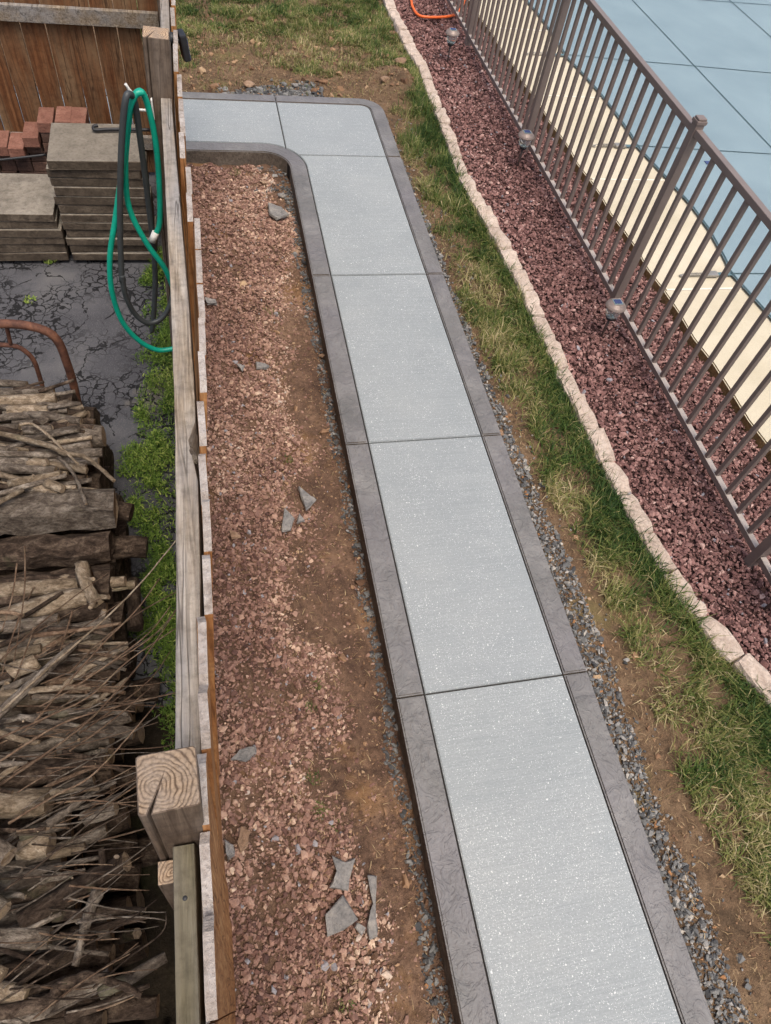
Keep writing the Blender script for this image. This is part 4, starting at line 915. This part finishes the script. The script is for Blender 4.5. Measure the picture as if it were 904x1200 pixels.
for k in range(120):
    x0 = rr.uniform(-10, 120); y0 = rr.uniform(760, 1195); L = rr.uniform(50, 130); a = rr.uniform(-.15, .85); c = rr.uniform(-.1, .1)
    P = [(x0 + L * t, y0 - L * t * a + c * L * t * (1 - t) * 2) for t in (0, .35, .7, 1)]; P = [(min(x, 200 - (0 if y < 950 else 5)), y) for x, y in P]
    twig(P, rr.uniform(.54, .64), rr.uniform(.54, .7), rr.uniform(.0018, .0036), rr.choice(['twig', 'bark', 'barkd'] if y0 > 960 else ['twig', 'twig', 'bark']))  # near shoots take dark tones too, as painted shade

# ================================================================== GRAVEL, GRASS, WEEDS
def scatter(n, x0, x1, y0, y1): return rng.uniform(x0, x1, n), rng.uniform(y0, y1, n)
GBY = np.array([-2, -0.52, -0.24, 0.08, 0.36, 0.64, 1.06, 1.45, 2.02, 2.64, 3.02, 4.02, 4.6, 4.9]); GBX = np.array([-.39, -.39, -.38, -.45, -.48, -.51, -.45, -.44, -.33, -.42, -.33, -.26, -.28, -.4])
x, y = scatter(88000, -0.93, -0.15, -1.5, 4.86)
gb = np.interp(y, GBY, GBX) + 0.22 * (fbm(x, y, 4, 30) - 0.47) * 2
pr_ = np.clip(0.85 - (x - gb) * 8.0, 0.06, 1.0) * np.clip(1.0 - (fbm(x, y, 7, 33) - 0.58) * 6, 0.35, 1.0)
m = rng.uniform(size=len(x)) < pr_ * 0.80; m &= ~((x > -0.34) & (y > 4.78)); x, y = x[m], y[m]
sz = np.clip(rng.lognormal(math.log(0.0068), 0.48, len(x)), 0.003, 0.022); sz = np.where(x > gb[m], sz * 0.8, sz)
patch = fbm(x, y, 2.2, 35); rn = np.clip(rng.beta(2.2, 2.2, len(x)) * 0.9 + (patch - 0.47) * 0.55 + 0.15 * np.clip(1 - np.abs(x - gb[m]) / 0.10, 0, 1), 0.0, 0.985)
rn = np.where(rng.uniform(size=len(x)) < 0.015, 1.0, rn)
P = np.stack([x, y, z_bed(x, y) + sz * 0.25 + rng.uniform(0, 0.008, len(x)) * (x < gb[m])], 1)
tag(stones('red_gravel', P, sz, 'redL', rn, 5), 'pinkish brown crushed gravel spread between the wooden fence and the path', 'gravel', kind='stuff')
print('left stones', len(x))
x, y = scatter(76000, 1.27, 2.45, -0.6, 10.0)
m = (x > edge_x(y) + 0.030) & (x < deck_x(y) + 0.005); m &= rng.uniform(size=len(x)) < np.where(y < 4, 1.0, 0.75); x, y = x[m], y[m]
sz = np.clip(rng.lognormal(math.log(0.0094), 0.40, len(x)), 0.006, 0.024)
rn = np.clip(rng.beta(2, 2.3, len(x)) * 0.95 + (fbm(x, y, 2.5, 37) - 0.47) * 0.3, 0, 0.985); rn = np.where(rng.uniform(size=len(x)) < 0.01, 1.0, rn)
P = np.stack([x, y, z_red(x, y) + sz * 0.2 + rng.uniform(0, 0.010, len(x))], 1)
tag(stones('maroon_gravel', P, sz, 'redR', rn, 6), 'maroon crushed gravel around the base of the metal fence', 'gravel', kind='stuff')
print('right stones', len(x))
# grey gravel along both sides of the path and behind its bend
GGY = np.array([-2, -.87, -.63, -.39, -.18, .02, .33, .63, .96, 1.27, 1.62, 2, 2.58, 3.16, 4.15, 4.85, 5.3, 5.7]); GGX = np.array([.93, .925, .93, .93, .89, .905, .915, .93, .925, .90, .885, .875, .85, .84, .825, .815, .805, .80])
x, y = scatter(19000, 0.784, 1.02, -1.5, 5.6); g = np.interp(y, GGY, GGX) + 0.05 * (fbm(x, y, 8, 40) - .47)
m = (x < g) | (rng.uniform(size=len(x)) < 0.03); x1, y1 = x[m], y[m]
x, y = scatter(5200, -0.235, -0.128, -1.5, 4.62); m = (x > -0.185 - 0.09 * (fbm(x, y, 4, 41) - .42)) & (rng.uniform(size=len(x)) < 0.75); x2, y2 = x[m], y[m]
x, y = scatter(4200, -0.62, 0.30, 5.81, 6.34); m = rng.uniform(size=len(x)) < np.clip(1.5 - (y - 5.81) / .30 - np.abs(x + .10) / .6 + (fbm(x, y, 6, 42) - .47) * 2, 0, 1); x3, y3 = x[m], y[m]
x, y = scatter(700, -0.42, -0.14, 4.2, 4.85); m = np.hypot(x + .33, y - 4.69) < 0.19; m = (m & (np.hypot(x + .33, y - 4.69) > 0.12)) | ((x > -.2) & (y < 4.7)); x4, y4 = x[m], y[m]
x = np.concatenate([x1, x2, x3, x4]); y = np.concatenate([y1, y2, y3, y4])
zz = np.concatenate([z_strip(x1, y1), z_bed(x2, y2), z_strip(x3, y3), z_bed(x4, y4)])
sz = np.clip(rng.lognormal(math.log(0.0070), 0.45, len(x)), 0.0035, 0.022)
i3 = len(x1) + len(x2); sz[i3:i3 + len(x3)] *= 1.7
P = np.stack([x, y, zz + sz * .25 + rng.uniform(0, .006, len(x))], 1)
rn = np.clip(rng.beta(2, 2.2, len(x)), 0, .95); rn[len(x1):] *= 0.8; rn = np.where(rng.uniform(size=len(x)) < 0.02, 1.0, rn)
tag(stones('grey_gravel', P, sz, 'grey', rn, 7), 'blue-grey crushed gravel filling the gap along the path border', 'gravel', kind='stuff')
# crumbs of soil
x1, y1 = scatter(9000, -0.6, -0.13, -1.4, 4.8); x2, y2 = scatter(8000, 0.8, 1.3, -1.4, 5.8); x3, y3 = scatter(9000, -1.0, 1.3, 5.81, 7.6)
x = np.concatenate([x1, x2, x3]); y = np.concatenate([y1, y2, y3]); zz = np.concatenate([z_bed(x1, y1), z_strip(x2, y2), z_strip(x3, y3)])
m = rng.uniform(size=len(x)) < fbm(x, y, 5, 60) * 1.4; x, y, zz = x[m], y[m], zz[m]; sz = np.clip(rng.lognormal(math.log(0.0036), .5, len(x)), .0018, .012)
sz = np.where((y > 5.8) & (rng.uniform(size=len(x)) < .10), sz * rng.uniform(2, 6, len(x)), sz); sz = np.where((y < 5.8) & (rng.uniform(size=len(x)) < .02), sz * 3, sz)
MAT['crumb'] = mat_stones('soil_crumbs', [(0, rgb(80, 58, 44)), (.5, rgb(124, 94, 70)), (.85, rgb(158, 126, 96)), (1, rgb(176, 150, 118))])
tag(stones('soil_crumbs', np.stack([x, y, zz + sz * .3], 1), sz, 'crumb', rng.uniform(size=len(x)), 8), 'brown crumbs of loose soil on the bare dirt beside the path', 'soil', kind='stuff')

# lawn strip along the edging
DGY = np.array([-1.5, -.61, -.21, .0, .15, .4, .65, .95, 1.3, 1.61, 2.2, 3, 4, 5, 5.8]); DGX = np.array([1.22, 1.17, 1.09, 1.07, 1.09, 1.03, 1.07, 1.02, .99, .96, .93, .88, .87, .86, .88])
x, y = scatter(420000, 0.80, 1.9, -1.4, 5.9); ex = edge_x(y) - 0.035; dg = np.interp(y, DGY, DGX)
fr = np.clip((x - dg) / np.maximum(ex - dg, .05), -1, 1)
cl = fbm(x, y, 9, 50); bare = fbm(x, y, 3.0, 52)
den = np.clip((cl - 0.40) * 7, 0.10, 1) * np.clip((x - dg + 0.05) / 0.09, 0, 1) * np.clip((bare - 0.34) * 9 + fr * 1.5, 0.14, 1)
den = np.where(fr > .75, np.maximum(den, .75), den) * np.where(y < 4.2, 1, 0.8)
m = (x < ex) & (rng.uniform(size=len(x)) < den * 0.78)
x, y, fr, cl = x[m], y[m], fr[m], cl[m]; n1 = len(x)
dry = np.clip(0.60 - 0.38 * fr + (fbm(x, y, 4, 54) - .47) * 1.0 + rng.normal(0, .23, n1), 0, 1)
print('blades', n1); le = rng.gamma(4.0, .016, n1).clip(.02, .12) * (0.75 + .5 * cl) * (1 + .15 * fr); an = fbm(x, y, 5, 56) * 12
lean = np.stack([np.cos(an), np.sin(an), 0 * an], 1) * 0.55
P = np.stack([x, y, z_strip(x, y) - .004], 1)
tag(blades('lawn_grass', P, le, rng.gamma(4, .00095, n1).clip(.0016, .007), rng.uniform(.3, 2.2, n1), dry, 'grass', 4, lean), 'matted green and straw coloured grass strip between the path and the stone edging', 'grass', kind='stuff')
x, y = scatter(190000, -1.3, 1.3, 5.84, 9.4); ex = edge_x(y) - .03
q = fbm(x, y, 2.2, 58) + (y - 6.65) * .65 + .25 * np.clip((x - .75) / .3, 0, 1) * (y > 6.4); cl = fbm(x, y, 8, 59)
heap = np.exp(-(((x - 1.0) / 0.22) ** 2 + ((y - 6.12) / 0.32) ** 2))
den = np.clip((q - .40) * 2.6, 0.03, 1) * np.clip((cl - .34) * 5, .15, 1) * (1 - .85 * heap); den = np.where((x > 1.14) & (y < 6.6), .7, den)
m = (x < ex) & (rng.uniform(size=len(x)) < den * .8); x, y, q = x[m], y[m], q[m]; n2 = len(x)
dry = np.clip(.58 - .28 * np.clip(q - .5, 0, 1) + (fbm(x, y, 4, 61) - .47) * .8 + rng.normal(0, .22, n2), 0, 1)
an = fbm(x, y, 4, 62) * 12; lean = np.stack([np.cos(an), np.sin(an), 0 * an], 1) * .8
tag(blades('far_grass', np.stack([x, y, z_strip(x, y) - .004], 1), rng.uniform(.03, .07, n2), rng.uniform(.0035, .0065, n2), rng.uniform(.4, 1.7, n2), dry, 'grass', 5, lean), 'patchy green lawn growing beyond the bend of the path', 'grass', kind='stuff')
# straw bits on bare soil
x1, y1 = scatter(1500, -.62, -.15, -1.3, 4.7); x2, y2 = scatter(2600, .84, 1.2, -1.3, 5.8); x3, y3 = scatter(5500, -1.0, 1.2, 5.84, 7.4)
x = np.concatenate([x1, x2, x3]); y = np.concatenate([y1, y2, y3]); zz = np.concatenate([z_bed(x1, y1), z_strip(x2, y2), z_strip(x3, y3)]); n3 = len(x)
tag(blades('straw_litter', np.stack([x, y, zz + .003], 1), rng.uniform(.012, .05, n3), rng.uniform(.0012, .003, n3), rng.uniform(1.85, 2.1, n3), rng.uniform(size=n3), 'straw', 6), 'dry straw bits scattered over the bare soil', 'litter', kind='stuff')
# weeds along the foot of the wooden fence on the asphalt side
WY = np.array([0.2, .6, 1.26, 1.67, 2.0, 2.25, 2.7, 3.1, 3.5, 3.75]); WX = np.array([-1.16, -1.17, -1.24, -1.27, -1.30, -1.31, -1.24, -1.21, -1.24, -1.16])
x, y = scatter(95000, -1.42, -0.965, 0.22, 3.85); wx = np.interp(y, WY, WX) + .12 * (fbm(x, y, 6, 70) - .47) * 2
m = (x > wx) & (rng.uniform(size=len(x)) < np.clip((x - wx) / .08, .1, 1) * np.clip((fbm(x, y, 7, 71) - .335) * 6, .10, 1) * .8 * np.clip((y - .2) / .5, .1, 1)); x, y, wx_ = x[m], y[m], wx[m]; n4 = len(x)
hgt = rng.uniform(0, .085, n4) * np.clip((x - wx_) / .15, .25, 1); P = np.stack([x, y, -.128 + hgt], 1)
dry = np.clip(.42 + hgt * 4 + rng.normal(0, .2, n4) + (fbm(x, y, 5, 72) - .47) * .6, 0, 1)
tag(blades('weeds', P, rng.uniform(.012, .038, n4), rng.gamma(4, .0013, n4).clip(.002, .010), rng.uniform(.6, 1.9, n4), dry, 'weed', 7), 'low bright green weeds along the foot of the wooden fence on the asphalt', 'weeds', kind='stuff')

# single plants
def tuft(px, z, n, h, lab, mat='grass', base=.25, w=.0035, spread=.03):
    p = at(*px, z); a = rng.uniform(0, 6.28, n); r = spread * np.sqrt(rng.uniform(size=n)); P = np.stack([p.x + r * np.cos(a), p.y + r * np.sin(a), np.full(n, z)], 1)
    o = blades('grass_tuft' if mat == 'grass' else 'weed_plant', P - np.array([p.x, p.y, z]), rng.uniform(.5, 1, n) * h, rng.uniform(.6, 1, n) * w, rng.uniform(.4, 1.6, n), np.clip(rng.normal(base, .14, n), 0, 1), mat, int(px[1])); o.location = (p.x, p.y, z)
    return tag(o, lab, 'plant')
tuft((368, 912), -.10, 40, .035, 'small dark green grass tuft in the red gravel, upper of three near the shards'); tuft((376, 950), -.10, 46, .035, 'green grass tuft in the red gravel, middle of three near the shards', base=.4); tuft((396, 970), -.10, 26, .03, 'small yellowish grass tuft in the red gravel, lowest of three near the shards', base=.6)
tuft((365, 828), -.10, 36, .035, 'small green grass tuft where the gravel meets the dirt, lower of a pair', base=.35); tuft((374, 803), -.10, 26, .03, 'small pale green grass tuft where the gravel meets the dirt, upper of a pair', base=.45)
tuft((318, 366), -.10, 70, .04, 'yellow-green grass tuft in the gravel beside the far part of the path', base=.55, spread=.05); tuft((338, 540), -.10, 30, .03, 'tiny green tuft in the gravel above the paired slate shards', base=.4); tuft((405, 1178), -.10, 30, .03, 'tiny green tuft in the gravel at the bottom of the picture', base=.4)
tuft((275, 203), -.10, 40, .04, 'little yellow-green tuft beneath the bend of the path border', base=.5, spread=.05)
tuft((59, 306), -.12, 60, .05, 'small bright green weed growing from the asphalt against the paver stacks', 'weed', .75, .012, .04); tuft((35, 352), -.125, 40, .03, 'small yellowish weed in a crack of the asphalt', 'weed', .8, .010, .04)

# slate shards and odd rocks in the gravel
def shard(outline, z, lab, mat='slate', th=0.015, tilt=(0, 0)):
    P = [at(x, y, z) for x, y in outline]; c = sum(P, Vector()) / len(P); bm = bmesh.new()
    f = bm.faces.new([bm.verts.new((p.x - c.x, p.y - c.y, 0)) for p in P]); bmesh.ops.recalc_face_normals(bm, faces=[f])
    if f.normal.z > 0: f.normal_flip()
    r = bmesh.ops.extrude_face_region(bm, geom=[f])
    for v in r['geom']:
        if isinstance(v, bmesh.types.BMVert): v.co.z += th; v.co.xy *= 0.94
    bmesh.ops.recalc_face_normals(bm, faces=bm.faces[:]); bmesh.ops.triangulate(bm, faces=[f for f in bm.faces if len(f.verts) > 4]); bmesh.ops.subdivide_edges(bm, edges=bm.edges[:], cuts=2)
    for v in bm.verts: v.co += Vector((random.uniform(-1, 1), random.uniform(-1, 1), random.uniform(-.6, .6))) * .0036
    return tag(from_bm('slate_shard', bm, mat, None, loc=c, rot=(tilt[0], tilt[1], 0)), lab, 'stone')
shard([(333, 597), (345, 608), (340, 622), (330, 624)], -.078, 'grey triangular slate shard, lower left of the cluster in mid bed', tilt=(.1, .15))
shard([(350, 571), (362, 580), (371, 586), (358, 600), (353, 585)], -.075, 'curved pale slate shard, upper right of the cluster in mid bed', tilt=(-.1, .2)); shard([(351, 603), (357, 611), (348, 614)], -.078, 'tiny slate chip between the two shards in mid bed')
shard([(271, 890), (282, 879), (299, 875), (301, 883), (288, 893)], -.075, 'single dark grey slate shard alone near the fence top', tilt=(.15, -.1))
shard([(388, 1002), (405, 1011), (416, 1006), (408, 1045), (386, 1041), (394, 1022)], -.072, 'upper pale shard of the large broken slate cluster', tilt=(.08, .1))
shard([(381, 1072), (402, 1050), (420, 1078), (402, 1090), (384, 1098)], -.070, 'largest flat grey shard, lower left of the broken slate cluster', tilt=(.05, -.05))
shard([(431, 1025), (442, 1026), (440, 1072), (443, 1098), (433, 1102), (430, 1082), (437, 1060)], -.074, 'long narrow shard on the right of the broken slate cluster'); shard([(418, 1082), (428, 1089), (424, 1097), (416, 1088)], -.075, 'small dark chip between the flat and the narrow shard')
shard([(264, 985), (273, 992), (276, 1003), (268, 1008), (265, 998)], -.075, 'dark blue-grey shard close to the near fence post'); shard([(283, 968), (294, 975), (291, 990), (282, 1000), (279, 988)], -.074, 'tan flat stone close to the near fence post', 'tanrock')
shard([(300, 425), (316, 430), (312, 433), (301, 433)], -.078, 'small pale slate chip in the upper part of the bed'); shard([(277, 428), (287, 430), (284, 436)], -.08, 'tiny dark slate chip at the left in the upper bed')
shard([(314, 238), (330, 244), (339, 252), (325, 258), (316, 252)], -.075, 'flat tan-grey stone near the inner bend of the path'); shard([(240, 350), (253, 353), (255, 357), (243, 357)], -.08, 'thin grey chip beside the wooden fence, upper bed')
shard([(268, 622), (278, 626), (282, 630), (272, 632)], -.075, 'small tan flat stone near the fence in mid bed', 'tanrock')
def rock(px, z, r, lab, mat='tanrock', seed=1):
    p = at(*px, z); bm = bmesh.new(); R_ = random.Random(seed); sx, sy, sz_ = R_.uniform(.95, 1.35), R_.uniform(.75, 1.05), R_.uniform(.4, .6)
    for j in range(22):
        d = Vector((R_.gauss(0, 1), R_.gauss(0, 1), R_.gauss(0, 1))).normalized() * R_.uniform(.8, 1.05) * r; bm.verts.new((d.x * sx, d.y * sy, d.z * sz_))
    bmesh.ops.convex_hull(bm, input=bm.verts[:]); bmesh.ops.delete(bm, geom=[v for v in bm.verts if not v.link_faces], context='VERTS')
    bmesh.ops.bevel(bm, geom=bm.edges[:], offset=r * .07, segments=1, affect='EDGES')
    return tag(from_bm('rock', bm, mat, None, False, loc=(p.x, p.y, z - r * .12)), lab, 'rock')
rock((346, 294), -.09, .028, 'rounded tan rock against the path border, upper of two', seed=2); rock((377, 416), -.09, .022, 'small brown rock against the path border, lower of two', seed=3); rock((352, 303), -.095, .018, 'small dark rock just below the rounded tan rock', seed=4)
rock((308, 214), -.08, .035, 'reddish clod at the inner bend of the path', seed=5); rock((330, 228), -.085, .03, 'grey stone chunk in the inner bend of the path', 'slate', 6); rock((322, 205), -.09, .026, 'flat grey stone right under the bend border', 'slate', 7)
rock((292, 97), -.03, .055, 'pale tan flat rock on the dirt beyond the path', seed=8); rock((345, 99), -.03, .04, 'grey rock in the dark gravel patch beyond the path', 'slate', 9); rock((470, 70), .03, .06, 'clay clod on the small heap by the path corner', seed=10); rock((452, 92), .03, .05, 'lower clay clod on the small heap by the path corner', seed=11)
rock((821, 983), -.035, .012, 'small pale pebble on the dirt right of the gravel gap', 'slate', 12); rock((711, 1043), -.035, .014, 'small stone in grey gravel by the path edge', 'slate', 13)

# ================================================================== SOLAR LIGHTS
def solar(p, lab):
    t = tag(empty('solar_light', p), lab, 'lamp', 'solar lights along the metal fence')
    def lathe(name, prof, mat, seg=28, smooth=True):
        bm = bmesh.new(); R = [[bm.verts.new((r * math.cos(2 * math.pi * k / seg), r * math.sin(2 * math.pi * k / seg), z)) for k in range(seg)] for r, z in prof]
        for a, b in zip(R[:-1], R[1:]):
            for k in range(seg): bm.faces.new((a[k], a[(k + 1) % seg], b[(k + 1) % seg], b[k]))
        bm.faces.new(list(reversed(R[0]))); bm.faces.new(R[-1]); bmesh.ops.recalc_face_normals(bm, faces=bm.faces[:])
        o = from_bm(name, bm, mat, t, smooth); return o
    cap = lathe('cap', [(0.050, 0.243), (0.066, 0.246), (0.067, 0.252), (0.060, 0.264), (0.044, 0.278), (0.040, 0.281), (0.010, 0.282)], 'capm', smooth=False)
    bm = bmesh.new(); box_bm(bm, -0.030, 0.030, -0.026, 0.026, 0.2825, 0.2845, 0.0008); from_bm('solar_frame', bm, 'chrome', cap)
    bm = bmesh.new(); box_bm(bm, -0.024, 0.024, -0.020, 0.020, 0.285, 0.2865); from_bm('solar_panel', bm, 'panel', cap)
    lathe('globe', [(0.030, 0.168), (0.038, 0.175), (0.047, 0.205), (0.050, 0.242)], 'glass'); lathe('base_cup', [(0.012, 0.140), (0.026, 0.150), (0.031, 0.167)], 'dark'); lathe('reflector', [(0.012, 0.172), (0.020, 0.176), (0.008, 0.190)], 'chrome')
    lathe('stake', [(0.004, -0.06), (0.0075, 0.0), (0.0085, 0.139)], 'stake', 10)
    return t
solar((1.60, 6.62, -.02), 'farthest solar garden light at the metal fence, near the orange hose'); solar((1.765, 4.79, -.02), 'middle solar garden light at the metal fence'); solar((1.725, 2.72, -.02), 'nearest fully visible solar light at the metal fence'); solar((1.845, 0.67, -.02), 'solar light stake at the right edge beyond the nearest fence post')
# orange hose
bm = bmesh.new(); tube(bm, smooth_path([at(470, -60, .01), at(481, -6, .01), at(484, 8, .01), at(492, 18, .01), at(510, 20, .01), at(530, 18, .01), at(540, 10, .01), at(548, -10, .012), at(556, -40, .012)], 8), 0.013, 12)
tag(from_bm('orange_hose', bm, 'orange'), 'bright orange hose looping over the far maroon gravel', 'hose')

# ================================================================== labels of the wood: by thickness, tone and what it lies beside
def px_y(p):
    v = ROT @ (np.array(p) - CAM); return 600 + FPX * v[1] / v[2]
def place_words(py, kind):
    if kind == 'rack':
        z = [(480, 'near the rusty hoop'), (520, 'in the upper half of the split-log pile'), (560, 'in the lower half of the split-log pile'), (9999, 'just above the grey split log')]
    else:
        z = [(720, 'just below the gnarled chunk'), (790, 'beside the long diagonal pole'), (860, 'level with the near end of the grey rail'), (940, 'level with the big post top'), (1010, 'just below the big post top'), (1080, 'level with the mossy rail'), (9999, 'at the very bottom of the picture')]
    return next(w for t, w in z if py < t)
TONE = {'grey_brown_bark': 'grey', 'dark_bark': 'dark brown', 'bare_sapwood': 'pale peeled', 'tan_twig': 'tan'}
for o in list(col.objects):
    g = o.get('group')
    if g not in (GS, GH, GT): continue
    d = o.dimensions; th = sorted((d.x, d.y, d.z))[0]; me = o.data
    ys_ = [v.co.length for v in me.vertices]; n8 = 5 if g == GT else 9
    rad = sum((me.vertices[k].co - me.vertices[(k + n8 // 2)].co).length for k in range(2)) / 4
    py = px_y(o.location); tone = TONE.get(me.materials[0].name, 'brown')
    if g == GT: word = 'hair-thin shoot' if rad < .0026 else 'slender shoot'; wh = place_words(py, 'heap')
    elif g == GS: word = 'twig' if rad < .011 else ('medium branch' if rad < .018 else 'thick branch'); wh = place_words(py, 'rack')
    else: word = 'thin stick' if rad < .014 else ('medium branch' if rad < .032 else ('thick branch' if rad < .046 else 'stout log')); wh = place_words(py, 'heap')
    o['label'] = '%s %s %s' % (tone, word, wh) if g != GT else '%s %s trailing %s' % (tone, word, wh)
    o['group'] = '%ss %s' % (word.replace('branch', 'branche'), wh)
